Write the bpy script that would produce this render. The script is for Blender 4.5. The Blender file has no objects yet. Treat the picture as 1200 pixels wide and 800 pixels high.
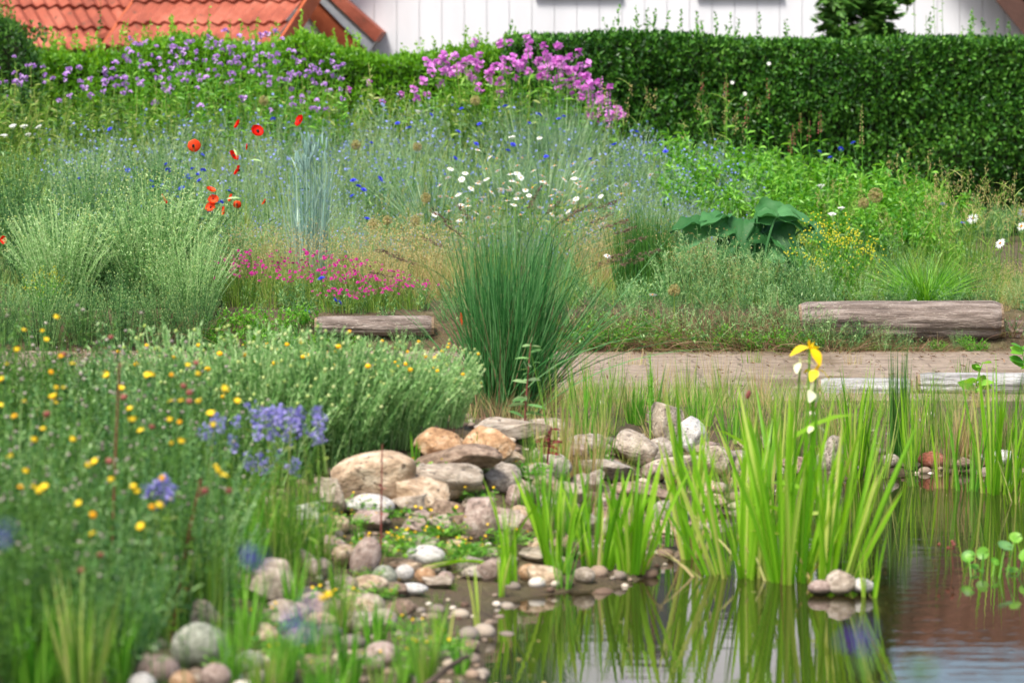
import bpy, math, random
import numpy as np
rng = np.random.default_rng(11)
random.seed(5)
R = math.radians
scene = bpy.context.scene
COL = scene.collection

# ------------------------------------------------------------------ camera
CAMZ, FPX, PITCH = 1.7, 4500.0, math.atan(347/4500)
cd = bpy.data.cameras.new('camera'); cam = bpy.data.objects.new('camera', cd); COL.objects.link(cam)
cd.lens = 135; cd.sensor_width = 36; cd.clip_start = .1; cd.clip_end = 3000
cam.location = (0, 0, CAMZ); cam.rotation_euler = (math.pi/2-PITCH, 0, 0)
cd.dof.use_dof = True; cd.dof.focus_distance = 17.5; cd.dof.aperture_fstop = 4.4; cd.dof.aperture_blades = 0
scene.camera = cam

# ------------------------------------------------------------------ sky, sun, exposure
SUN_EL, SUN_AZ = R(56), R(205)            # azimuth clockwise from +Y : behind the camera, a little to the left
w = bpy.data.worlds.new('World'); scene.world = w; w.use_nodes = True
nt = w.node_tree; bg = nt.nodes['Background']
sky = nt.nodes.new('ShaderNodeTexSky'); sky.sky_type = 'NISHITA'; sky.sun_disc = False
sky.sun_elevation = SUN_EL; sky.sun_rotation = SUN_AZ; sky.dust_density = 3.0; sky.air_density = 1.0; sky.ozone_density = .6
nt.links.new(sky.outputs[0], bg.inputs[0]); bg.inputs[1].default_value = .15
sl = bpy.data.lights.new('sun', 'SUN'); sun = bpy.data.objects.new('sun', sl); COL.objects.link(sun)
sl.energy = 3.5; sl.angle = R(14); sl.color = (1, .97, .91)
sd_ = np.array([math.sin(SUN_AZ)*math.cos(SUN_EL), math.cos(SUN_AZ)*math.cos(SUN_EL), math.sin(SUN_EL)])
from mathutils import Vector, Matrix
sun.rotation_euler = Vector(sd_).to_track_quat('Z', 'Y').to_euler()
scene.view_settings.view_transform = 'Standard'; scene.view_settings.look = 'None'
scene.view_settings.gamma = 1; scene.view_settings.exposure = .58
scene.cycles.use_denoising = True
scene.cycles.max_bounces = 7; scene.cycles.diffuse_bounces = 3; scene.cycles.glossy_bounces = 3
scene.cycles.transmission_bounces = 4; scene.cycles.transparent_max_bounces = 4
scene.cycles.sample_clamp_indirect = 4
scene.cycles.use_adaptive_sampling = True; scene.cycles.adaptive_threshold = .02

# ------------------------------------------------------------------ pixel <-> world (photo pixels, 1200 x 800)
COSP, SINP = math.cos(PITCH), math.sin(PITCH)
def ray(px, py):
    a = (px-600)/FPX; b = (400-py)/FPX
    return np.array([a, COSP+b*SINP, -SINP+b*COSP])
def at(px, py, Y):
    d = ray(px, py); t = Y/d[1]
    return np.array([0, 0, CAMZ])+d*t
def wz(py, Y): return at(600, py, Y)[2]
def wx(px, Y, py=400): return at(px, py, Y)[0]
def sstep(t):
    t = np.clip(t, 0, 1); return t*t*(3-2*t)

# ------------------------------------------------------------------ pond outline and ground height
_pp = [(543,800),(540,770),(548,735),(556,708),(600,697),(650,690),(705,686),(745,670),(775,640),(800,612),(850,590),(920,566),(1000,556),(1100,550),(1200,549),(1300,550)]
POND = []
for a, b in _pp:
    d = ray(a, b); t = -CAMZ/d[2]; POND.append((d[0]*t, d[1]*t))
POND = POND + [(4.5, 15.6), (6.2, 14.2), (6.4, 9), (5, 6.2), (2.5, 5.4), (0.6, 5.6), (-.25, 7), (-.2, 8.6)]
POND = np.array(POND)
def pond_sd(x, y):
    x = np.asarray(x, float); y = np.asarray(y, float); n = len(POND)
    best = np.full(x.shape, 1e9); ins = np.zeros(x.shape, bool)
    for i in range(n):
        ax, ay = POND[i]; bx, by = POND[(i+1) % n]
        ex, ey = bx-ax, by-ay
        t = np.clip(((x-ax)*ex+(y-ay)*ey)/(ex*ex+ey*ey), 0, 1)
        best = np.minimum(best, np.hypot(x-ax-t*ex, y-ay-t*ey))
        c = ((ay > y) != (by > y)) & (x < (bx-ax)*(y-ay)/(by-ay+1e-12)+ax)
        ins ^= c
    return np.where(ins, -best, best)
_fr = np.random.default_rng(3)
_fd = [(_fr.normal(size=3), _fr.uniform(0, 6.28)) for _ in range(14)]
def wav(x, y, z=0, f=1.0):
    s = 0
    for i, (d, p) in enumerate(_fd):
        k = f*(.6+.22*i); s = s+np.sin((x*d[0]+y*d[1]+z*d[2])*k+p)/(1+.12*i)
    return s/4.0
KY = [0, 6, 10, 13, 14.2, 15.4, 16.4, 19.0, 19.25, 21, 23, 24.6, 25.6, 27, 30, 60, 400]
KZ = [.25, .25, .14, .22, .30, .22, .17, .18, .36, .42, .60, .80, .85, .60, .5, .5, .5]
def gz(x, y):
    x = np.asarray(x, float); y = np.asarray(y, float)
    b = np.interp(y, KY, KZ)
    m = np.interp(y, [19, 20.5, 21.5, 27], [0, 0, 1, 1])
    fall = 1-sstep((x-1.3)/1.6)*m
    b = np.where(y > 19.2, .40+(b-.40)*fall, b)
    b = b+.015*wav(x, y, 0, 2.2)*np.where((y > 16.3) & (y < 19.1), .15, 1)*np.clip(y/8, 0, 1)
    b = b+.13*np.exp(-(((x+.12)/.55)**2+((y-13.35)/.5)**2))+.05*np.exp(-(((x-.75)/.5)**2+((y-14.3)/.5)**2))
    sd = pond_sd(x, y)
    up = .02+(b-.02)*sstep(sd/.85)
    dn = .02-.42*sstep(-sd/.55)
    return np.where(sd > 0, up, dn)
def g1(x, y): return float(gz(np.array([x]), np.array([y]))[0])
_ys = np.arange(5.0, 31, .02)
def pick(px, py):
    d = ray(px, py); t = _ys/d[1]; X = d[0]*t; Z = CAMZ+d[2]*t
    G = np.maximum(gz(X, _ys), 0); i = np.argmax(Z <= G)
    return np.array([X[i], _ys[i], G[i]])

# ------------------------------------------------------------------ colour and materials
def lin(c):
    return tuple((v/255/12.92 if v/255 <= .04045 else ((v/255+.055)/1.055)**2.4) for v in c)+(1,)
def newmat(name):
    m = bpy.data.materials.new(name); m.use_nodes = True
    t = m.node_tree; t.nodes.clear(); o = t.nodes.new('ShaderNodeOutputMaterial'); return m, t, o
def ramp(t, cols, fac=None, mode='LINEAR', pos=None):
    r = t.nodes.new('ShaderNodeValToRGB'); r.color_ramp.interpolation = mode
    e = r.color_ramp.elements
    while len(e) < len(cols): e.new(.5)
    for i, c in enumerate(cols):
        e[i].position = pos[i] if pos else i/(len(cols)-1)
        e[i].color = lin(c)
    if fac is not None: t.links.new(fac, r.inputs[0])
    return r
def leafmat(name, cols, trans=.38, rough=.42, warm=1.0, spec=.42):
    """leaf material: each leaf has its own tone (attribute v), a little patchiness, light passes through"""
    cols = [tuple(max(0, (sum(c)/3)+(q-sum(c)/3)*1.09) for q in c) if c[1] > c[0]+6 and c[1] > c[2]+6 else c for c in cols]
    m, t, o = newmat(name); L = t.links
    a = t.nodes.new('ShaderNodeAttribute'); a.attribute_name = 'v'
    oi = t.nodes.new('ShaderNodeObjectInfo')
    ma = t.nodes.new('ShaderNodeMath'); ma.operation = 'MULTIPLY_ADD'
    L.new(oi.outputs['Random'], ma.inputs[0]); ma.inputs[1].default_value = .22; L.new(a.outputs['Fac'], ma.inputs[2])
    mb = t.nodes.new('ShaderNodeMath'); mb.operation = 'SUBTRACT'; L.new(ma.outputs[0], mb.inputs[0]); mb.inputs[1].default_value = .11
    r = ramp(t, cols, mb.outputs[0])
    p = t.nodes.new('ShaderNodeBsdfPrincipled'); p.inputs['Roughness'].default_value = rough
    p.inputs['Specular IOR Level'].default_value = spec
    L.new(r.outputs[0], p.inputs['Base Color'])
    tr = t.nodes.new('ShaderNodeBsdfTranslucent')
    h = t.nodes.new('ShaderNodeHueSaturation'); h.inputs['Hue'].default_value = .5-.012*warm; h.inputs['Saturation'].default_value = 1.1; h.inputs['Value'].default_value = 1.3
    L.new(r.outputs[0], h.inputs['Color']); L.new(h.outputs[0], tr.inputs[0])
    mx = t.nodes.new('ShaderNodeMixShader'); mx.inputs[0].default_value = trans
    L.new(p.outputs[0], mx.inputs[1]); L.new(tr.outputs[0], mx.inputs[2]); L.new(mx.outputs[0], o.inputs[0])
    return m
def petalmat(name, cols, trans=.3): return leafmat(name, cols, trans, .6, 0, .2)
def surfmat(name, cols, scale=6, detail=6, rough=.85, bump=.3, bscale=None, stretch=(1,1,1), pos=None, obj=True, speck=None):
    m, t, o = newmat(name); L = t.links
    tc = t.nodes.new('ShaderNodeTexCoord'); mp = t.nodes.new('ShaderNodeMapping'); mp.inputs['Scale'].default_value = stretch
    L.new(tc.outputs['Object' if obj else 'Generated'], mp.inputs[0])
    oi = t.nodes.new('ShaderNodeObjectInfo')
    n = t.nodes.new('ShaderNodeTexNoise'); n.noise_dimensions = '4D'; n.inputs['Scale'].default_value = scale; n.inputs['Detail'].default_value = detail; n.inputs['Roughness'].default_value = .62
    wv = t.nodes.new('ShaderNodeMath'); wv.operation = 'MULTIPLY'; wv.inputs[1].default_value = 40; L.new(oi.outputs['Random'], wv.inputs[0]); L.new(wv.outputs[0], n.inputs['W'])
    L.new(mp.outputs[0], n.inputs['Vector'])
    r = ramp(t, cols, n.outputs['Fac'], pos=pos or [.3+.4*i/(len(cols)-1) for i in range(len(cols))])
    col = r.outputs[0]
    if speck:
        n3 = t.nodes.new('ShaderNodeTexNoise'); n3.inputs['Scale'].default_value = speck[0]; n3.inputs['Detail'].default_value = 3
        L.new(mp.outputs[0], n3.inputs['Vector'])
        r3 = ramp(t, [(0,0,0),(255,255,255)], n3.outputs['Fac'], pos=[speck[2], speck[2]+.06])
        mc = t.nodes.new('ShaderNodeMix'); mc.data_type = 'RGBA'; L.new(r3.outputs[0], mc.inputs[0]); L.new(col, mc.inputs[6]); mc.inputs[7].default_value = lin(speck[1]); col = mc.outputs[2]
    p = t.nodes.new('ShaderNodeBsdfPrincipled'); p.inputs['Roughness'].default_value = rough; p.inputs['Specular IOR Level'].default_value = .3
    if name.startswith('stone_'):           # wet, algae-dark band just above the water line
        ge = t.nodes.new('ShaderNodeNewGeometry'); sz = t.nodes.new('ShaderNodeSeparateXYZ'); L.new(ge.outputs['Position'], sz.inputs[0])
        na = t.nodes.new('ShaderNodeMath'); na.operation = 'MULTIPLY_ADD'; L.new(n.outputs['Fac'], na.inputs[0]); na.inputs[1].default_value = -.03; L.new(sz.outputs[2], na.inputs[2])
        wr = t.nodes.new('ShaderNodeMapRange'); wr.inputs[1].default_value = -.004; wr.inputs[2].default_value = .010; wr.inputs[3].default_value = 1; wr.inputs[4].default_value = 0; L.new(na.outputs[0], wr.inputs[0])
        mw_ = t.nodes.new('ShaderNodeMix'); mw_.data_type = 'RGBA'; L.new(wr.outputs[0], mw_.inputs[0]); L.new(col, mw_.inputs[6]); mw_.inputs[7].default_value = lin((62, 58, 34)); col = mw_.outputs[2]
    L.new(col, p.inputs['Base Color'])
    n2 = t.nodes.new('ShaderNodeTexNoise'); n2.inputs['Scale'].default_value = bscale or scale*5; n2.inputs['Detail'].default_value = 5; L.new(mp.outputs[0], n2.inputs['Vector'])
    b = t.nodes.new('ShaderNodeBump'); b.inputs['Strength'].default_value = bump; b.inputs['Distance'].default_value = .02
    L.new(n2.outputs['Fac'], b.inputs['Height']); L.new(b.outputs[0], p.inputs['Normal']); L.new(p.outputs[0], o.inputs[0])
    return m

# ------------------------------------------------------------------ mesh collector
class MB:
    def __init__(s): s.V = []; s.F = {}; s.n = 0
    def add(s, v, f, mat=0, var=.5):
        v = np.asarray(v, float).reshape(-1, 3); f = np.asarray(f, np.int64)
        k = f.shape[1]; m = len(f)
        s.V.append(v); s.F.setdefault(k, []).append((f+s.n, np.full(m, mat) if np.isscalar(mat) else np.asarray(mat), np.full(m, var, float) if np.isscalar(var) else np.asarray(var, float)))
        s.n += len(v); return s
    def raw(s):
        V = np.concatenate(s.V) if s.V else np.zeros((0, 3))
        F = {k: tuple(np.concatenate([q[i] for q in l]) for i in range(3)) for k, l in s.F.items()}
        return V, F
    def rep(s, other, loc, rz=None, sc=None, tilt=None, dv=None):
        """copies of another collector at many places, turned about z, scaled, tilted"""
        V, F = other.raw(); loc = np.asarray(loc, float).reshape(-1, 3); K = len(loc)
        if K == 0 or len(V) == 0: return s
        rz = rng.uniform(0, 6.283, K) if rz is None else np.broadcast_to(rz, (K,))
        sc = np.ones((K, 3)) if sc is None else (np.repeat(np.asarray(sc, float)[:, None], 3, 1) if np.ndim(sc) == 1 else np.asarray(sc, float))
        dv = np.zeros(K) if dv is None else dv
        P = V[None]*sc[:, None]
        if tilt is not None:
            ct, st = np.cos(tilt)[:, None], np.sin(tilt)[:, None]
            y = P[..., 1]*ct-P[..., 2]*st; z = P[..., 1]*st+P[..., 2]*ct
            P = np.stack([P[..., 0], y, z], -1)
        c, q = np.cos(rz)[:, None], np.sin(rz)[:, None]
        P = np.stack([P[..., 0]*c-P[..., 1]*q, P[..., 0]*q+P[..., 1]*c, P[..., 2]], -1)+loc[:, None]
        nv = len(V); off = (np.arange(K)*nv)[:, None, None]
        for k, (f, m, va) in F.items():
            s.F.setdefault(k, []).append(((f[None]+off).reshape(-1, k)+s.n, np.tile(m, K), (va[None]+dv[:, None]).ravel()))
        s.V.append(P.reshape(-1, 3)); s.n += K*nv; return s
    def mesh(s, name, mats, smooth=False):
        V, F = s.raw(); me = bpy.data.meshes.new(name)
        ks = sorted(F); nf = sum(len(F[k][0]) for k in ks)
        me.vertices.add(len(V)); me.vertices.foreach_set('co', V.astype(np.float32).ravel())
        loops = np.concatenate([F[k][0].ravel() for k in ks]); tot = np.concatenate([np.full(len(F[k][0]), k) for k in ks])
        me.loops.add(len(loops)); me.loops.foreach_set('vertex_index', loops.astype(np.int32))
        me.polygons.add(nf); me.polygons.foreach_set('loop_start', np.concatenate([[0], np.cumsum(tot)[:-1]]).astype(np.int32))
        me.polygons.foreach_set('material_index', np.concatenate([F[k][1] for k in ks]).astype(np.int32))
        me.polygons.foreach_set('use_smooth', np.full(nf, bool(smooth)))
        a = me.attributes.new('v', 'FLOAT', 'FACE'); a.data.foreach_set('value', np.concatenate([F[k][2] for k in ks]).astype(np.float32))
        for m in (mats if isinstance(mats, (list, tuple)) else [mats]): me.materials.append(m)
        me.update(calc_edges=True); return me
def unit(v): return v/np.maximum(np.linalg.norm(v, axis=-1, keepdims=True), 1e-9)
def hdir(a): return np.stack([np.cos(a), np.sin(a), np.zeros_like(a)], -1)

def link(name, data, parent=None, loc=(0, 0, 0), rot=(0, 0, 0), sc=1):
    o = bpy.data.objects.new(name, data); COL.objects.link(o)
    o.location = loc; o.rotation_euler = rot; o.scale = (sc, sc, sc) if np.isscalar(sc) else sc
    if parent is not None: o.parent = parent
    return o
def tag(o, label=None, cat=None, group=None, kind=None):
    if label: o['label'] = label
    if cat: o['category'] = cat
    if group: o['group'] = group
    if kind: o['kind'] = kind
    return o
def thing(name, label, cat, loc=(0, 0, 0), group=None, rot=(0, 0, 0), sc=1):
    return tag(link(name, None, None, loc, rot, sc), label, cat, group)
def part(name, mb, mats, parent=None, loc=(0, 0, 0), rot=(0, 0, 0), sc=1, smooth=False):
    return link(name, mb.mesh(name, mats, smooth), parent, loc, rot, sc)
def copy_tree(root, loc, rz=None, sc=None, label=None, group=None):
    c = root.copy(); COL.objects.link(c); c.location = loc
    if rz is not None: c.rotation_euler = (c.rotation_euler[0], c.rotation_euler[1], rz)
    if sc is not None: c.scale = (sc, sc, sc) if np.isscalar(sc) else sc
    if label: c['label'] = label
    if group: c['group'] = group
    for ch in list(root.children):
        d = ch.copy(); COL.objects.link(d); d.parent = c
        for g in ch.children:
            e = g.copy(); COL.objects.link(e); e.parent = d
    return c

# ------------------------------------------------------------------ plant geometry (all vectorised)
PROF = {'grass': lambda s: np.clip(1-s**1.8, .04, 1), 'leaf': lambda s: np.sin(np.pi*np.clip(s*.93+.05, 0, 1))**.8,
        'sword': lambda s: np.where(s < .7, 1-.12*s, (1-.084)*(1-((s-.7)/.3)**1.6*.97)), 'spoon': lambda s: np.sin(np.pi*np.clip(s, .02, .97)**1.5)+.06}
def ribbons(mb, P, D, L, W, G=None, n=3, prof='grass', side=None, mat=0, var=None, fold=0.0):
    """curved tapered blades: point(s) = P + L (s D + s^2 G)"""
    P = np.atleast_2d(P); N = len(P); D = np.broadcast_to(D, (N, 3)); L = np.broadcast_to(L, (N,)).astype(float); W = np.broadcast_to(W, (N,)).astype(float)
    G = np.zeros((N, 3)) if G is None else np.broadcast_to(G, (N, 3))
    if side is None:
        side = unit(np.cross(D+G*.5, rng.normal(size=(N, 3))))
    side = np.broadcast_to(side, (N, 3))
    s = np.linspace(0, 1, n+1); w_ = PROF[prof](s)
    c = P[:, None]+L[:, None, None]*(s[None, :, None]*D[:, None]+(s**2)[None, :, None]*G[:, None])
    h = (W[:, None]*w_[None]/2)[..., None]*side[:, None]
    var = rng.uniform(0, 1, N) if var is None else np.broadcast_to(var, (N,))
    if fold:
        nrm = unit(np.cross(side, D+G*.6)); up = fold*(W[:, None]*w_[None]/2)[..., None]*nrm[:, None]
        V = np.stack([c-h+up, c, c+h+up], 2); k = 3
        b = np.arange(n)*3; q = np.concatenate([np.stack([b, b+1, b+4, b+3], 1), np.stack([b+1, b+2, b+5, b+4], 1)])
    else:
        V = np.stack([c-h, c+h], 2); k = 2
        b = np.arange(n)*2; q = np.stack([b, b+1, b+3, b+2], 1)
    nv = (n+1)*k
    F = (q[None]+(np.arange(N)*nv)[:, None, None]).reshape(-1, 4)
    mb.add(V.reshape(-1, 3), F, mat, np.repeat(var, len(q))); return mb
def kites(mb, P, D, L, W, side=None, mat=0, var=None, mid=.45, bend=.12):
    """small leaves or petals: one folded four-cornered face each"""
    P = np.atleast_2d(P); N = len(P); D = np.broadcast_to(D, (N, 3)); L = np.broadcast_to(L, (N,))[:, None]; W = np.broadcast_to(W, (N,))[:, None]
    if side is None: side = unit(np.cross(D, rng.normal(size=(N, 3))))
    nr = np.cross(side, D)
    V = np.stack([P, P+D*L*mid+side*W/2+nr*L*bend, P+D*L, P+D*L*mid-side*W/2+nr*L*bend], 1)
    var = rng.uniform(0, 1, N) if var is None else np.broadcast_to(var, (N,))
    F = np.arange(4)[None]+(np.arange(N)*4)[:, None]
    mb.add(V.reshape(-1, 3), F, mat, var); return mb
def bez(B, C, T, s): return ((1-s)**2)[..., None]*B+(2*s*(1-s))[..., None]*C+(s**2)[..., None]*T
def dbez(B, C, T, s): return unit((2*(1-s))[..., None]*(C-B)+(2*s)[..., None]*(T-C))
def stems(mb, B, C, T, r0, r1, n=4, k=3, mat=0, var=None):
    N = len(B); s = np.linspace(0, 1, n+1)
    c = bez(B[:, None], C[:, None], T[:, None], np.broadcast_to(s, (N, n+1)))
    ax = unit(T-B); u = unit(np.cross(ax, np.array([.31, .87, .12]))); v = np.cross(ax, u)
    rr = (np.broadcast_to(r0, (N,))[:, None]*(1-s)+np.broadcast_to(r1, (N,))[:, None]*s)[..., None, None]
    an = np.arange(k)*2*np.pi/k
    V = c[:, :, None]+rr*(np.cos(an)[:, None]*u[:, None, None]+np.sin(an)[:, None]*v[:, None, None])
    q = []
    for i in range(n):
        for j in range(k):
            q.append((i*k+j, i*k+(j+1) % k, (i+1)*k+(j+1) % k, (i+1)*k+j))
    q = np.array(q); nv = (n+1)*k
    var = rng.uniform(0, 1, N) if var is None else np.broadcast_to(var, (N,))
    mb.add(V.reshape(-1, 3), (q[None]+(np.arange(N)*nv)[:, None, None]).reshape(-1, 4), mat, np.repeat(var, len(q))); return mb
def ball(mb, P, r, squash=1.0, nu=6, nv_=4, mat=0, var=None):
    P = np.atleast_2d(P); N = len(P); r = np.broadcast_to(r, (N,))
    V = [(0, 0, 1)]+[(math.sin(a)*math.cos(b), math.sin(a)*math.sin(b), math.cos(a)) for a in [math.pi*i/nv_ for i in range(1, nv_)] for b in [2*math.pi*j/nu for j in range(nu)]]+[(0, 0, -1)]
    V = np.array(V)*[1, 1, squash]; t = []; q = []
    for j in range(nu):
        t.append((0, 1+j, 1+(j+1) % nu)); l = 1+(nv_-2)*nu; t.append((len(V)-1, l+(j+1) % nu, l+j))
        for i in range(nv_-2):
            a = 1+i*nu; q.append((a+j, a+nu+j, a+nu+(j+1) % nu, a+(j+1) % nu))
    var = rng.uniform(0, 1, N) if var is None else np.broadcast_to(var, (N,))
    VV = (P[:, None]+r[:, None, None]*V[None]).reshape(-1, 3); off = (np.arange(N)*len(V))[:, None, None]
    t = np.array(t); q = np.array(q)
    n0 = mb.n
    mb.add(VV, (t[None]+off).reshape(-1, 3), mat, np.repeat(var, len(t)))
    mb.F.setdefault(4, []).append(((q[None]+off).reshape(-1, 4)+n0, np.full(len(q)*N, mat), np.repeat(var, len(q)))); return mb
def herb(mb, n, r0, Rr, H, hvar=.25, droop=.3, nleaf=14, LL=.02, LW=.006, s0=.2, spread=.9, rs=.0016, smat=0, lmat=0, straight=.55, shrink=.4, prof=None, lean=(0, 0)):
    """a many-stemmed leafy plant; returns the stem tips"""
    a = rng.uniform(0, 6.283, n); u = np.sqrt(rng.uniform(0, 1, n))
    B = hdir(a)*(u*r0)[:, None]; a2 = a+rng.normal(0, .25, n)
    z = H*(1-droop*u**2)*(1-hvar*rng.uniform(0, 1, n))
    T = hdir(a2)*(u*Rr)[:, None]; T[:, 2] = z; T[:, 0] += lean[0]*z; T[:, 1] += lean[1]*z
    C = B+(T-B)*.25; C[:, 2] = z*straight
    stems(mb, B, C, T, rs, rs*.5, mat=smat)
    if nleaf:
        s = rng.uniform(s0, 1, (n, nleaf)); P = bez(B[:, None], C[:, None], T[:, None], s); tg = dbez(B[:, None], C[:, None], T[:, None], s)
        rd = unit(rng.normal(size=(n, nleaf, 3))); D = unit(tg*(1.1-spread*.6)+rd*spread)
        L = LL*rng.uniform(.6, 1.25, (n, nleaf))*(1-shrink*s)
        if prof:
            G = np.zeros((n*nleaf, 3)); G[:, 2] = -.35
            ribbons(mb, P.reshape(-1, 3), D.reshape(-1, 3), L.ravel(), (LW*L/LL).ravel(), G, 3, prof, mat=lmat)
        else: kites(mb, P.reshape(-1, 3), D.reshape(-1, 3), L.ravel(), (LW*L/LL).ravel(), mat=lmat, var=(rng.uniform(-.1, .85, s.shape)+.25*s**3).ravel())
    return T
def tuft(mb, n, r0, L, lvar=.35, W=.004, out=.5, sag=.35, nseg=4, prof='grass', mat=0, lean=(0, 0), fold=0, mess=.5):
    """a tussock of blades"""
    a = rng.uniform(0, 6.283, n); u = np.sqrt(rng.uniform(0, 1, n))
    P = hdir(a)*(u*r0)[:, None]; a2 = a+rng.normal(0, mess, n)
    o = out*rng.uniform(.15, 1, n)*(.4+.6*u)
    D = hdir(a2)*o[:, None]; D[:, 2] = 1; D[:, 0] += lean[0]; D[:, 1] += lean[1]; D = unit(D)
    a2 = a2+rng.normal(0, mess*.8, n)
    G = hdir(a2)*(sag*rng.uniform(.2, 1, n)*(.3+o))[:, None]; G[:, 2] = -sag*rng.uniform(.1, .9, n)*(.25+o)
    ll = L*(1-lvar*rng.uniform(0, 1, n))
    sd = unit(np.cross(D, hdir(a2+rng.normal(0, .9, n)))+1e-6)
    sd = unit(np.cross(D, hdir(rng.uniform(0, 6.283, n))))
    ribbons(mb, P, D, ll, W*rng.uniform(.7, 1.2, n), G, nseg, prof, sd, mat, fold=fold)
    return P+ll[:, None]*(D+G), unit(D+2*G)
def petals(mb, n, L, W, tilt=.2, c=(0, 0, 0), mat=0, prof='spoon', sag=-.2, r0=.0, nseg=3, jit=.1, fold=0):
    a = np.arange(n)*2*np.pi/n+rng.uniform(-jit, jit, n); t = tilt+rng.normal(0, jit*.5, n)
    h = hdir(a); D = h*np.cos(t)[:, None]; D[:, 2] = np.sin(t)
    sd = hdir(a+np.pi/2); G = np.zeros((n, 3)); G[:, 2] = sag
    ribbons(mb, np.array(c)+h*r0, D, L*rng.uniform(.9, 1.08, n), W, G, nseg, prof, sd, mat, fold=fold)

def box(mb, x0, x1, y0, y1, z0, z1, mat=0, var=.5):
    V = [(x, y, z) for z in (z0, z1) for y in (y0, y1) for x in (x0, x1)]
    mb.add(V, [(0, 2, 3, 1), (4, 5, 7, 6), (0, 1, 5, 4), (2, 6, 7, 3), (0, 4, 6, 2), (1, 3, 7, 5)], mat, var); return mb

# ================================================================== ground, path, water
def lines(a, b, step, outer): return np.array(sorted(set([-v for v in outer]+list(np.round(np.arange(a, b+1e-6, step), 4))+list(outer))))
gx = np.array([-300, -120, -60, -30, -15, -9, -7]+list(np.arange(-5, 6.6, .07))+[8, 10, 15, 30, 60, 120, 300])
gy = np.array([-60, -20, -5, 0, 2]+list(np.arange(3, 28, .07))+[29, 31, 34, 40, 60, 120, 300, 600])
XX, YY = np.meshgrid(gx, gy); ZZ = gz(XX, YY)
nx, ny = len(gx), len(gy)
mb = MB(); idx = np.arange(nx*ny).reshape(ny, nx)
mb.add(np.stack([XX, YY, ZZ], -1).reshape(-1, 3), np.stack([idx[:-1, :-1], idx[:-1, 1:], idx[1:, 1:], idx[1:, :-1]], -1).reshape(-1, 4))
def ground_mat():
    m, t, o = newmat('soil'); L = t.links
    tc = t.nodes.new('ShaderNodeTexCoord')
    n = t.nodes.new('ShaderNodeTexNoise'); n.inputs['Scale'].default_value = 9; n.inputs['Detail'].default_value = 8; n.inputs['Roughness'].default_value = .7; L.new(tc.outputs['Object'], n.inputs[0])
    r = ramp(t, [(52, 42, 30), (92, 76, 56), (84, 76, 46), (124, 108, 86)], n.outputs['Fac'], pos=[.3, .47, .56, .7])
    g = t.nodes.new('ShaderNodeNewGeometry'); sx = t.nodes.new('ShaderNodeSeparateXYZ'); L.new(g.outputs['Position'], sx.inputs[0])
    mr = t.nodes.new('ShaderNodeMapRange'); mr.inputs[1].default_value = -.03; mr.inputs[2].default_value = .03; L.new(sx.outputs[2], mr.inputs[0])
    mx = t.nodes.new('ShaderNodeMix'); mx.data_type = 'RGBA'; L.new(mr.outputs[0], mx.inputs[0]); mx.inputs[6].default_value = lin((62, 50, 28)); L.new(r.outputs[0], mx.inputs[7])
    p = t.nodes.new('ShaderNodeBsdfPrincipled'); p.inputs['Roughness'].default_value = .95; L.new(mx.outputs[2], p.inputs['Base Color'])
    n2 = t.nodes.new('ShaderNodeTexNoise'); n2.inputs['Scale'].default_value = 60; n2.inputs['Detail'].default_value = 6; L.new(tc.outputs['Object'], n2.inputs[0])
    b = t.nodes.new('ShaderNodeBump'); b.inputs['Strength'].default_value = .8; b.inputs['Distance'].default_value = .03; L.new(n2.outputs['Fac'], b.inputs['Height']); L.new(b.outputs[0], p.inputs['Normal'])
    L.new(p.outputs[0], o.inputs[0]); return m
tag(part('ground', mb, ground_mat(), smooth=True), kind='structure')

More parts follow.
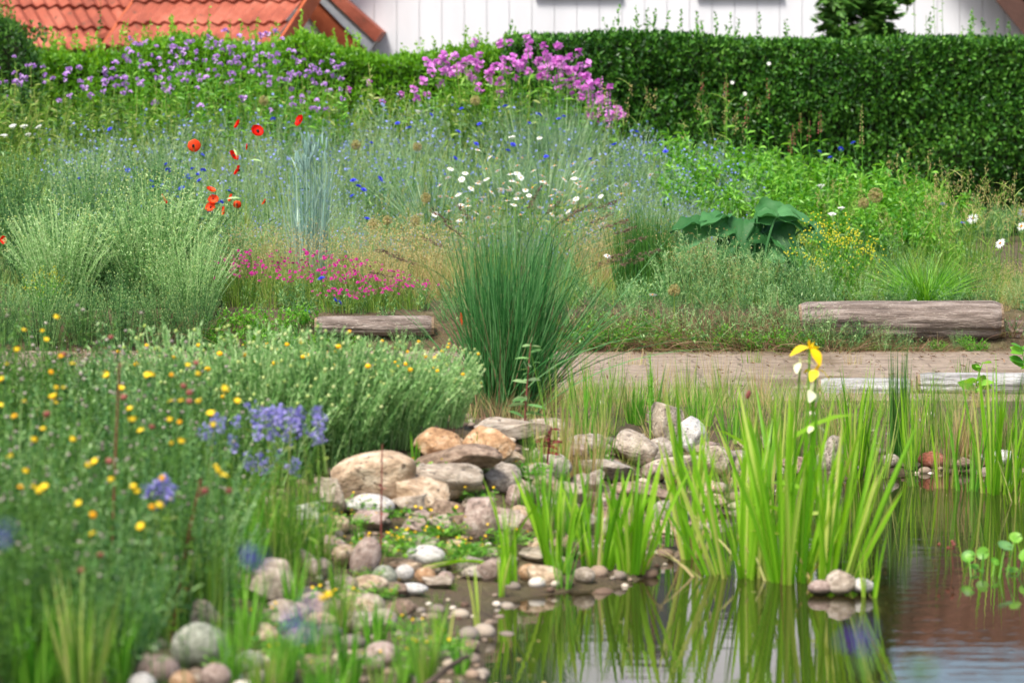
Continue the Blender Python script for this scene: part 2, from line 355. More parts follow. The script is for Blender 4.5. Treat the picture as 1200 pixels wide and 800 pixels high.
def path_mat():
    m, t, o = newmat('weathered_paving'); L = t.links
    tc = t.nodes.new('ShaderNodeTexCoord')
    bt = t.nodes.new('ShaderNodeTexBrick'); bt.inputs['Scale'].default_value = 1; bt.inputs['Brick Width'].default_value = .42; bt.inputs['Row Height'].default_value = .17
    bt.inputs['Mortar Size'].default_value = .008; bt.inputs['Mortar Smooth'].default_value = .4; bt.inputs['Color1'].default_value = lin((146, 130, 112)); bt.inputs['Color2'].default_value = lin((164, 148, 128)); bt.inputs['Mortar'].default_value = lin((84, 72, 60))
    nd = t.nodes.new('ShaderNodeTexNoise'); nd.inputs['Scale'].default_value = 5; L.new(tc.outputs['Object'], nd.inputs[0])
    va = t.nodes.new('ShaderNodeMix'); va.data_type = 'VECTOR'; va.inputs[0].default_value = .06; L.new(tc.outputs['Object'], va.inputs[4]); L.new(nd.outputs['Color'], va.inputs[5]); L.new(va.outputs[1], bt.inputs[0])
    n = t.nodes.new('ShaderNodeTexNoise'); n.inputs['Scale'].default_value = 24; n.inputs['Detail'].default_value = 9; n.inputs['Roughness'].default_value = .75; L.new(tc.outputs['Object'], n.inputs[0])
    r = ramp(t, [(62, 48, 38), (138, 118, 98), (180, 162, 142)], n.outputs['Fac'], pos=[.34, .5, .66])
    mx = t.nodes.new('ShaderNodeMix'); mx.data_type = 'RGBA'; mx.inputs[0].default_value = .55; L.new(bt.outputs[0], mx.inputs[6]); L.new(r.outputs[0], mx.inputs[7])
    n3 = t.nodes.new('ShaderNodeTexNoise'); n3.inputs['Scale'].default_value = 2.2; n3.inputs['Detail'].default_value = 6; L.new(tc.outputs['Object'], n3.inputs[0])
    r3 = ramp(t, [(0, 0, 0), (255, 255, 255)], n3.outputs['Fac'], pos=[.5, .66])
    mx2 = t.nodes.new('ShaderNodeMix'); mx2.data_type = 'RGBA'; L.new(r3.outputs[0], mx2.inputs[0]); L.new(mx.outputs[2], mx2.inputs[6]); mx2.inputs[7].default_value = lin((112, 94, 70))
    p = t.nodes.new('ShaderNodeBsdfPrincipled'); p.inputs['Roughness'].default_value = .92; L.new(mx2.outputs[2], p.inputs['Base Color'])
    b = t.nodes.new('ShaderNodeBump'); b.inputs['Strength'].default_value = .7; b.inputs['Distance'].default_value = .012; L.new(n.outputs['Fac'], b.inputs['Height']); L.new(b.outputs[0], p.inputs['Normal'])
    L.new(p.outputs[0], o.inputs[0]); return m
px_ = np.array([-60, -20, -8]+list(np.arange(-5, 6.5, .1))+[9, 20, 60]); py_ = np.arange(16.45, 19.02, .1)
XX, YY = np.meshgrid(px_, py_); ZZ = gz(XX, YY)+.012; ZZ[0] -= .05
mb = MB(); idx = np.arange(XX.size).reshape(XX.shape)
mb.add(np.stack([XX, YY, ZZ], -1).reshape(-1, 3), np.stack([idx[:-1, :-1], idx[:-1, 1:], idx[1:, 1:], idx[1:, :-1]], -1).reshape(-1, 4))
tag(part('path', mb, path_mat(), smooth=True), kind='structure')

m, t, o = newmat('pond_water'); L = t.links
p = t.nodes.new('ShaderNodeBsdfPrincipled'); p.inputs['Base Color'].default_value = lin((44, 38, 20)); p.inputs['Roughness'].default_value = .015; p.inputs['IOR'].default_value = 1.55
tc = t.nodes.new('ShaderNodeTexCoord'); mp = t.nodes.new('ShaderNodeMapping'); mp.inputs['Scale'].default_value = (1.6, 5, 1); L.new(tc.outputs['Object'], mp.inputs[0])
n = t.nodes.new('ShaderNodeTexNoise'); n.inputs['Scale'].default_value = 2.4; n.inputs['Detail'].default_value = 2.5; n.inputs['Roughness'].default_value = .5; L.new(mp.outputs[0], n.inputs[0])
b = t.nodes.new('ShaderNodeBump'); b.inputs['Strength'].default_value = .03; b.inputs['Distance'].default_value = .02; L.new(n.outputs['Fac'], b.inputs['Height']); L.new(b.outputs[0], p.inputs['Normal']); L.new(p.outputs[0], o.inputs[0])
mb = MB(); mb.add([(-1.2, 4.8, 0), (7.5, 4.8, 0), (7.5, 16.2, 0), (-1.2, 16.2, 0)], [(0, 1, 2, 3)])
tag(part('water', mb, m), kind='structure')

# ================================================================== houses
M = {}
M['white_board'] = surfmat('white_board', [(204, 204, 206), (216, 216, 218)], 3, 4, .6, .05, stretch=(1, 1, .15))
M['tile'] = surfmat('red_clay_tile', [(116, 60, 46), (154, 80, 60), (180, 108, 86)], 4, 8, .75, .25, speck=(26, (112, 70, 54), .63))
M['dark_tile'] = surfmat('brown_clay_tile', [(66, 42, 34), (92, 58, 46), (112, 74, 60)], 5, 6, .7, .25)
M['brown_wood'] = surfmat('brown_painted_wood', [(70, 48, 40), (92, 64, 54)], 8, 4, .55, .15)
M['orange_wood'] = surfmat('orange_brown_wood', [(150, 72, 42), (178, 92, 56)], 8, 4, .6, .15)
M['lead'] = surfmat('grey_flashing', [(150, 152, 158), (176, 178, 182)], 8, 4, .5, .1)
M['render'] = surfmat('white_render', [(214, 208, 200), (230, 226, 220)], 12, 6, .9, .2)
M['glass'], t, o = newmat('window_glass'); p = t.nodes.new('ShaderNodeBsdfPrincipled'); p.inputs['Base Color'].default_value = (.04, .05, .06, 1); p.inputs['Roughness'].default_value = .03; t.links.new(p.outputs[0], o.inputs[0])

def tile_roof(mb, O, u, s, nn, W, Ln, tw=.23, th=.33, amp=.028, sub=8):
    """rows of pan tiles laid on a plane: O eave corner, u along the eave, s up the slope, nn outward normal"""
    nu = max(2, int(W/tw*sub)); uu = np.linspace(0, W, nu+1); rows = int(math.ceil(Ln/th))
    ph = (uu/tw) % 1; zz = amp*np.where(ph < .62, np.sin(ph/.62*np.pi), -.45*np.sin((ph-.62)/.38*np.pi))
    for r in range(rows):
        s0, s1 = r*th, min(Ln, (r+1)*th)+.04
        jit = np.interp(uu, np.arange(0, W+tw, tw), rng.normal(0, .004, len(np.arange(0, W+tw, tw))))
        for k, (sa, ha, hb, sb) in enumerate([(s0, .05, .018, s1), (s0, .05, .03, s0)]):
            A = O+uu[:, None]*u+sa*s+(zz+ha+jit)[:, None]*nn
            Bv = O+uu[:, None]*u+sb*s+((zz+hb) if k == 0 else (zz+.028))[:, None]*nn
            V = np.stack([A, Bv], 1).reshape(-1, 3); i = np.arange(nu)*2
            mb.add(V, np.stack([i, i+2, i+3, i+1], 1), 0, .5)
    return mb
def prism(mb, poly, y0, y1, mat=0):
    """outline in x,z extruded along y"""
    n = len(poly); V = [(x, y0, z) for x, z in poly]+[(x, y1, z) for x, z in poly]
    mb.add(V, [tuple(range(n)), tuple(range(2*n-1, n-1, -1))], mat); mb.n -= 2*n; v = mb.V.pop()
    mb.add(v, [(i, n+i, n+(i+1) % n, (i+1) % n) for i in range(n)], mat); return mb
# --- white gabled house
PX, PZ, SL = 1.10, 5.58, 1.2
hA = thing('white_house', 'white house with vertical boards and a steep brown edged gable behind the dark hedge', 'house', (PX, 32, .3))
def top(x): return PZ-abs(x-PX)*SL
mb = MB(); prism(mb, [(PX-4.1, .3), (PX+4.1, .3), (PX+4.1, top(PX+4.1)), (PX, PZ), (PX-4.1, top(PX-4.1))], 32.03, 41)
mb.V = [v-np.array([PX, 32, .3]) for v in mb.V]
part('wall', mb, M['white_board'], hA)
mb = MB(); bw = .187
for i in range(-22, 22):
    a, b = PX+i*bw+.002, PX+(i+1)*bw-.002
    V = [(a, 32.0, .5), (b, 32.0, .5), (b, 32.0, top(b)-.02), (a, 32.0, top(a)-.02)]
    V += [(x, 32.028, z) for x, y, z in V]
    mb.add(np.array(V)-[PX, 32, .3], [(0, 1, 2, 3), (1, 5, 6, 2), (4, 0, 3, 7), (3, 2, 6, 7)])
part('boarding', mb, M['white_board'], hA)
def slope_board(mb, xa, xb, wdt, y0, y1, lift, side):
    za, zb = PZ-abs(xa-PX)*SL+lift, PZ-abs(xb-PX)*SL+lift
    prism(mb, [(xa, za), (xb, zb), (xb, zb-wdt), (xa, za-wdt)], y0, y1)
for sgn in (-1, 1):
    mb = MB(); slope_board(mb, PX, PX+sgn*4.7, .26, 31.62, 31.68, .19, sgn)
    mb.V = [v-np.array([PX, 32, .3]) for v in mb.V]
    part('bargeboard', mb, M['brown_wood'], hA)
    u = np.array([0, 1, 0.]) ; s = unit(np.array([-sgn, 0, SL])); nn = unit(np.array([sgn*SL, 0, 1.]))
    O = np.array([PX+sgn*4.75, 31.6, PZ-4.75*SL+.16])-[PX, 32, .3]
    mb = MB(); tile_roof(mb, O, u, s, nn, 9.6, 4.75*math.hypot(1, SL), .3, .4, .03, 6)
    part('roof', mb, M['dark_tile'], hA, smooth=False)
def window(parent, x0, x1, z0, z1, frame, brown, org):
    mb = MB(); f = .055
    for a in [(x0, x1, z0, z0+f), (x0, x1, z1-f, z1), (x0, x0+f, z0+f, z1-f), (x1-f, x1, z0+f, z1-f), ((x0+x1)/2-.02, (x0+x1)/2+.02, z0+f, z1-f)]:
        box(mb, a[0], a[1], 31.93, 31.99, a[2], a[3])
    mb.V = [v-np.array(org) for v in mb.V]; w_ = part('window', mb, frame, parent)
    mb = MB(); box(mb, x0+f*.5, x1-f*.5, 31.96, 31.975, z0+f*.5, z1-f*.5); mb.V = [v-np.array(org) for v in mb.V]; part('pane', mb, M['glass'], w_)
    mb = MB(); box(mb, x0-.03, x1+.03, 31.95, 31.995, z0-.03, z0-.004); mb.V = [v-np.array(org) for v in mb.V]; part('sill', mb, M['brown_wood'], w_)
org = (PX, 32, .3)
window(hA, wx(631, 32), wx(725, 32), 2.125, 3.25, M['white_board'], 0, org)
window(hA, wx(819, 32), wx(912, 32), 2.125, 3.25, M['white_board'], 0, org)
window(hA, wx(733, 32), wx(797, 32), 2.55, 3.5, M['brown_wood'], 1, org)
# --- brown roofed house, right, behind
hB = thing('brown_roofed_house', 'house with a brown tiled roof, right of the white gable and behind it', 'house', (7, 37, .3))
mb = MB(); box(mb, -4.0, 5, -1.2, 6, 0, 1.75); part('wall', mb, M['render'], hB)
al = math.atan2(2.5, 3.2)
mb = MB(); tile_roof(mb, np.array([-4.3, -1.7, 1.62]), np.array([1., 0, 0]), np.array([0, math.cos(al), math.sin(al)]), np.array([0, -math.sin(al), math.cos(al)]), 9.8, 4.1, .24, .34, .03, 6)
part('roof', mb, M['dark_tile'], hB)
mb = MB(); tile_roof(mb, np.array([-4.3, 4.75, 1.62]), np.array([1., 0, 0]), np.array([0, -math.cos(al), math.sin(al)]), np.array([0, math.sin(al), math.cos(al)]), 9.8, 4.1, .24, .34, .03, 6)
part('roof', mb, M['dark_tile'], hB)
mb = MB(); box(mb, -4.3, 5.5, -1.78, -1.7, 1.44, 1.52); part('gutter', mb, M['lead'], hB)
# --- red roofed sheds on the left
def shed(label, pxa, pxb, Ya, phi, ze, alpha, tw):
    u = np.array([math.cos(phi), -math.sin(phi), 0]); s = np.array([math.cos(alpha)*math.sin(phi), math.cos(alpha)*math.cos(phi), math.sin(alpha)]); nn = np.cross(u, s)
    A = np.array([wx(pxa, Ya), Ya, ze])
    # travel along u until the column pxb is reached
    k = (pxb-600)/FPX; Ld = (k*A[1]-A[0])/(u[0]-k*u[1])
    if Ld < 0: A = A+u*Ld; Ld = -Ld
    root = thing('tiled_shed', label, 'shed', A-[0, 0, ze-.4])
    o = np.array([0, 0, ze-.4])
    mb = MB(); tile_roof(mb, o, u, s, nn, Ld, 1.5, tw, .27, .02, 8); part('roof', mb, M['tile'], root)
    hs = np.array([s[0], s[1], 0])/math.cos(alpha)
    mb = MB()
    a, b_ = u*.1+hs*.12, u*(Ld-.55)+hs*.12; c, d = b_+hs*1.0, a+hs*1.0
    zt = ze-.4-.02
    V = [a, b_, c, d]; V = V+[v+[0, 0, zt] for v in V[:2]]+[v+[0, 0, zt+math.tan(alpha)*.9] for v in V[2:4]]
    mb.add(V, [(0, 1, 5, 4), (1, 2, 6, 5), (2, 3, 7, 6), (3, 0, 4, 7)]); part('wall', mb, M['render'], root)
    for e in (0, Ld):
        mb = MB()
        P0 = o+u*e; V = [P0-nn*.1, P0+s*1.5-nn*.1, P0+s*1.5+nn*.03, P0+nn*.03]; V = V+[v+u*.03*(1 if e else -1) for v in V]
        mb.add(V, [(0, 1, 2, 3), (7, 6, 5, 4), (0, 4, 5, 1), (2, 6, 7, 3), (1, 5, 6, 2), (0, 3, 7, 4)])
        part('verge_board', mb, M['orange_wood'], root)
shed('shed roof of weathered red pantiles nearest the white gable, behind the purple flowers', 124, 322, 30, R(30), 1.66, R(40), .14)
shed('shed roof of small red tiles in the top left corner', 215, -160, 31.2, R(-30), 1.63, R(40), .11)
hC = thing('small_gabled_house', 'small white gabled building with orange brown roof edge beside the red shed roof', 'house', (wx(360, 31), 31, .4))
x1 = wx(446, 31); z1 = wz(42, 31)
ap = (wx(352, 31)-.1, z1+(x1-wx(352, 31)+.1)*.9)
def CC(mb): mb.V = [v-np.array([wx(360, 31), 31, .4]) for v in mb.V]; return mb
mb = MB(); prism(mb, [(ap[0]-1.2, .4), (x1-.42, .4), (x1-.42, z1+.32), (ap[0], ap[1]-.12), (ap[0]-1.2, z1+.3)], 31.0, 34); part('wall', CC(mb), M['render'], hC)
for mat, nm, o0, o1, yy in (('orange_wood', 'bargeboard', -.30, -.13, 30.96), ('lead', 'flashing', -.13, -.05, 30.93), ('tile', 'verge_tiles', -.05, .03, 30.9)):
    mb = MB(); prism(mb, [(ap[0], ap[1]+o0), (ap[0], ap[1]+o1), (x1+o1*.7, z1+o1), (x1+o0*.7, z1+o0)], yy, yy+.25 if nm != 'verge_tiles' else 34.2); part(nm, CC(mb), M[mat], hC)
mb = MB(); prism(mb, [(ap[0], ap[1]-.04), (ap[0], ap[1]), (ap[0]-1.5, z1), (ap[0]-1.5, z1-.04)], 30.8, 34.2); part('roof', CC(mb), M['tile'], hC)

# ================================================================== logs
M['grey_log'] = surfmat('silvery_weathered_wood', [(96, 92, 90), (172, 168, 165), (212, 210, 208)], 5, 8, .85, .8, 30, (1, 9, 9), pos=[.3, .48, .7])
M['brown_log'] = surfmat('brown_weathered_wood', [(52, 40, 34), (104, 86, 76), (146, 128, 116)], 5, 8, .9, .7, 26, (1, 8, 8), pos=[.3, .5, .7], speck=(40, (196, 186, 170), .64))
M['beige_log'] = surfmat('grey_beige_weathered_wood', [(70, 60, 54), (128, 114, 104), (172, 158, 148)], 5, 8, .9, .7, 26, (1, 8, 8), pos=[.3, .5, .7], speck=(40, (196, 186, 170), .64))
M['log_end'] = surfmat('cut_wood', [(110, 88, 66), (160, 140, 116)], 14, 5, .9, .4)
def log(label, px0, px1, pyt, pyb, Y, mat, litter=0, tilt=0, group=None):
    xa, xb = wx(px0, Y, pyt), wx(px1, Y, pyt); h = (pyb-pyt)*Y/FPX; r = h/2; Ln = xb-xa; cz = wz(pyt, Y)-r
    root = thing('log', label, 'log', ((xa+xb)/2, Y, cz), group, (0, 0, tilt))
    n, k = int(Ln/.02)+4, 64; an = np.arange(k)*2*np.pi/k; xs = np.linspace(-Ln/2, Ln/2, n)
    A, X = np.meshgrid(an, xs); sd = rng.uniform(0, 50)
    rr = r*(1+.22*wav(X*.9+sd, np.cos(A)*.8, np.sin(A)*.8, 1.4)*.5+.06*wav(X*.8+sd, np.cos(A)*3, np.sin(A)*3, 3)-.10*np.clip(1-np.abs(((A*1.43+X*.15+.1*np.sin(X*3)+sd) % 1)-.5)/.05, 0, 1)-.05*np.clip(1-np.abs(((A*2.39+X*.1+sd*2) % 1)-.5)/.03, 0, 1))
    rr = rr*(1-.25*np.clip(np.abs(X)/(Ln/2)*1-.94, 0, 1)/.06*.5)*np.where(np.sin(A) > 0, 1/(1+.18*litter*np.maximum(np.sin(A), 0)**2), 1)
    cy = .03*np.sin(X*1.3+sd)
    V = np.stack([X, rr*np.cos(A)+cy, rr*np.sin(A)*.98], -1).reshape(-1, 3)
    i, j = np.meshgrid(np.arange(n-1), np.arange(k), indexing='ij')
    F = np.stack([i*k+j, (i+1)*k+j, (i+1)*k+(j+1) % k, i*k+(j+1) % k], -1).reshape(-1, 4)
    mb = MB().add(V, F); part('bark', mb, mat, root, smooth=True)
    for e, sgn in ((0, -1), (n-1, 1)):
        ring = V.reshape(n, k, 3)[e]; c = ring.mean(0)
        W_ = [ring, c+(ring-c)*.93+[sgn*.012, 0, 0], c+(ring-c)*.45+[sgn*.008, 0, 0], c+(ring-c)*.02+[sgn*.012, 0, 0]]
        mb = MB(); f = []
        for q in range(3):
            for j_ in range(k): f.append((q*k+j_, q*k+(j_+1) % k, (q+1)*k+(j_+1) % k, (q+1)*k+j_) if sgn < 0 else (q*k+j_, (q+1)*k+j_, (q+1)*k+(j_+1) % k, q*k+(j_+1) % k))
        mb.add(np.concatenate(W_), f); part('cut_end', mb, M['log_end'], root)
    return root
EDG = 'old logs edging the path and the flower bed'
log('broad old brown log with litter on top, edging the bed on the right', 938, 1172, 350, 398, 19.1, M['beige_log'], 1, group=EDG)
log('brown log past the broad log end at the right edge', 1176, 1420, 374, 404, 19.15, M['brown_log'], tilt=R(2), group=EDG)
log('grey log edging the bed left of the big ornamental grass', 372, 506, 370, 394, 19.1, M['beige_log'], group=EDG)
#log('brown log', 690, 930, 366, 402, 19.2, M['brown_log'], group=EDG)
#log('dark log edging the bed under the bushy herbs on the left', -160, 360, 372, 402, 19.2, M['brown_log'], group=EDG)
log('pale silvery log at the front edge of the path on the right', 1078, 1420, 436, 465, 16.75, M['grey_log'], group=EDG)
log('short weathered log left of the pale silvery log, behind the rushes', 962, 1066, 443, 471, 16.8, M['grey_log'], tilt=R(-3), group=EDG)

# ================================================================== stones
import bmesh
bm = bmesh.new(); bmesh.ops.create_icosphere(bm, subdivisions=4, radius=1); ICO_V = np.array([v.co[:] for v in bm.verts]); ICO_F = np.array([[v.index for v in f.verts] for f in bm.faces]); bm.free()
bm = bmesh.new(); bmesh.ops.create_icosphere(bm, subdivisions=2, radius=1); IC2_V = np.array([v.co[:] for v in bm.verts]); IC2_F = np.array([[v.index for v in f.verts] for f in bm.faces]); bm.free()
def stone_mesh(kind, V0=ICO_V):
    """kind 0 smooth cobble ... 1 angular quarried block"""
    V = V0.copy(); off = rng.uniform(-50, 50, 3)
    if kind > .3:
        for i in range(int(9+8*kind)):
            d = unit(rng.normal(size=3)*[1, 1, .9]); c = rng.uniform(.5, .86) if kind > .5 else rng.uniform(.62, .88)
            ex = V@d-c; V = V-np.where(ex > 0, ex*min(.97, .5+.6*kind), 0)[:, None]*d
    r = 1+.10*wav(V[:, 0]+off[0], V[:, 1]+off[1], V[:, 2]+off[2], .8)*(.4+kind)
    V = V*r[:, None]
    if kind > .3:
        n2 = wav(V[:, 0]*3+off[1], V[:, 1]*3+off[2], V[:, 2]*5+off[0], 1.6); V = V*(1+.03*kind*n2)[:, None]
        n3 = wav(V[:, 0]*7+off[2], V[:, 1]*7+off[0], V[:, 2]*9, 2.2); V = V*(1+.012*kind*n3)[:, None]
    V = V-(V.max(0)+V.min(0))/2; return V/((V.max(0)-V.min(0))/2)
SC = {
 'tan': [(132, 108, 84), (186, 160, 132), (218, 200, 174)], 'orange': [(124, 92, 66), (184, 144, 106), (214, 190, 162)],
 'white': [(150, 144, 136), (200, 194, 186), (224, 220, 214)], 'grey': [(108, 98, 88), (158, 146, 132), (194, 182, 168)],
 'brown': [(84, 68, 56), (134, 112, 94), (170, 148, 128)], 'pink': [(122, 102, 92), (164, 142, 130), (194, 176, 164)],
 'green': [(104, 108, 90), (150, 152, 134), (184, 184, 166)], 'pale': [(118, 104, 88), (170, 154, 136), (204, 190, 172)], 'red': [(110, 60, 46), (158, 92, 72), (176, 126, 108)]}
SM = {k: surfmat('stone_'+k, v, 2.2 if k in ('tan', 'orange', 'pale') else 3.0, 9, .85, .55, 9, pos=[.32, .5, .66], obj=True, speck=(5, tuple(int(c*.62) for c in v[1]), .6)) for k, v in SC.items()}
def stone(name, label, px, pyb, w_, h_, col, kind=.2, depth=.8, rot=0, sink=.12, lift=0, roll=0, group=None, Y=None):
    if name in ('boulder', 'slab', 'rock') and not label.startswith('plain'): w_, h_ = w_*1.08, h_*1.02
    b = pick(px, pyb) if Y is None else np.array([wx(px, Y), Y, g1(wx(px, Y), Y)])
    sx = w_*b[1]/FPX/2; sz = h_*b[1]/FPX/2/(1-sink*.6); sy = sx*depth
    me = MB().add(stone_mesh(kind)*1.0, ICO_F).mesh(name, SM[col], True)
    # the texture is laid in object space: keep its scale near the real size
    o = link(name, me, None, (b[0], b[1]+sy*.7, max(b[2], -.02)+sz*(1-sink)+lift), (0, roll, rot), (sx, sy, sz))
    return tag(o, label, 'stone', group)
RK = 'boulders and slabs of the stone bank'; CB = 'cobbles at the pond edge'; WS = 'small stones in the shallows'
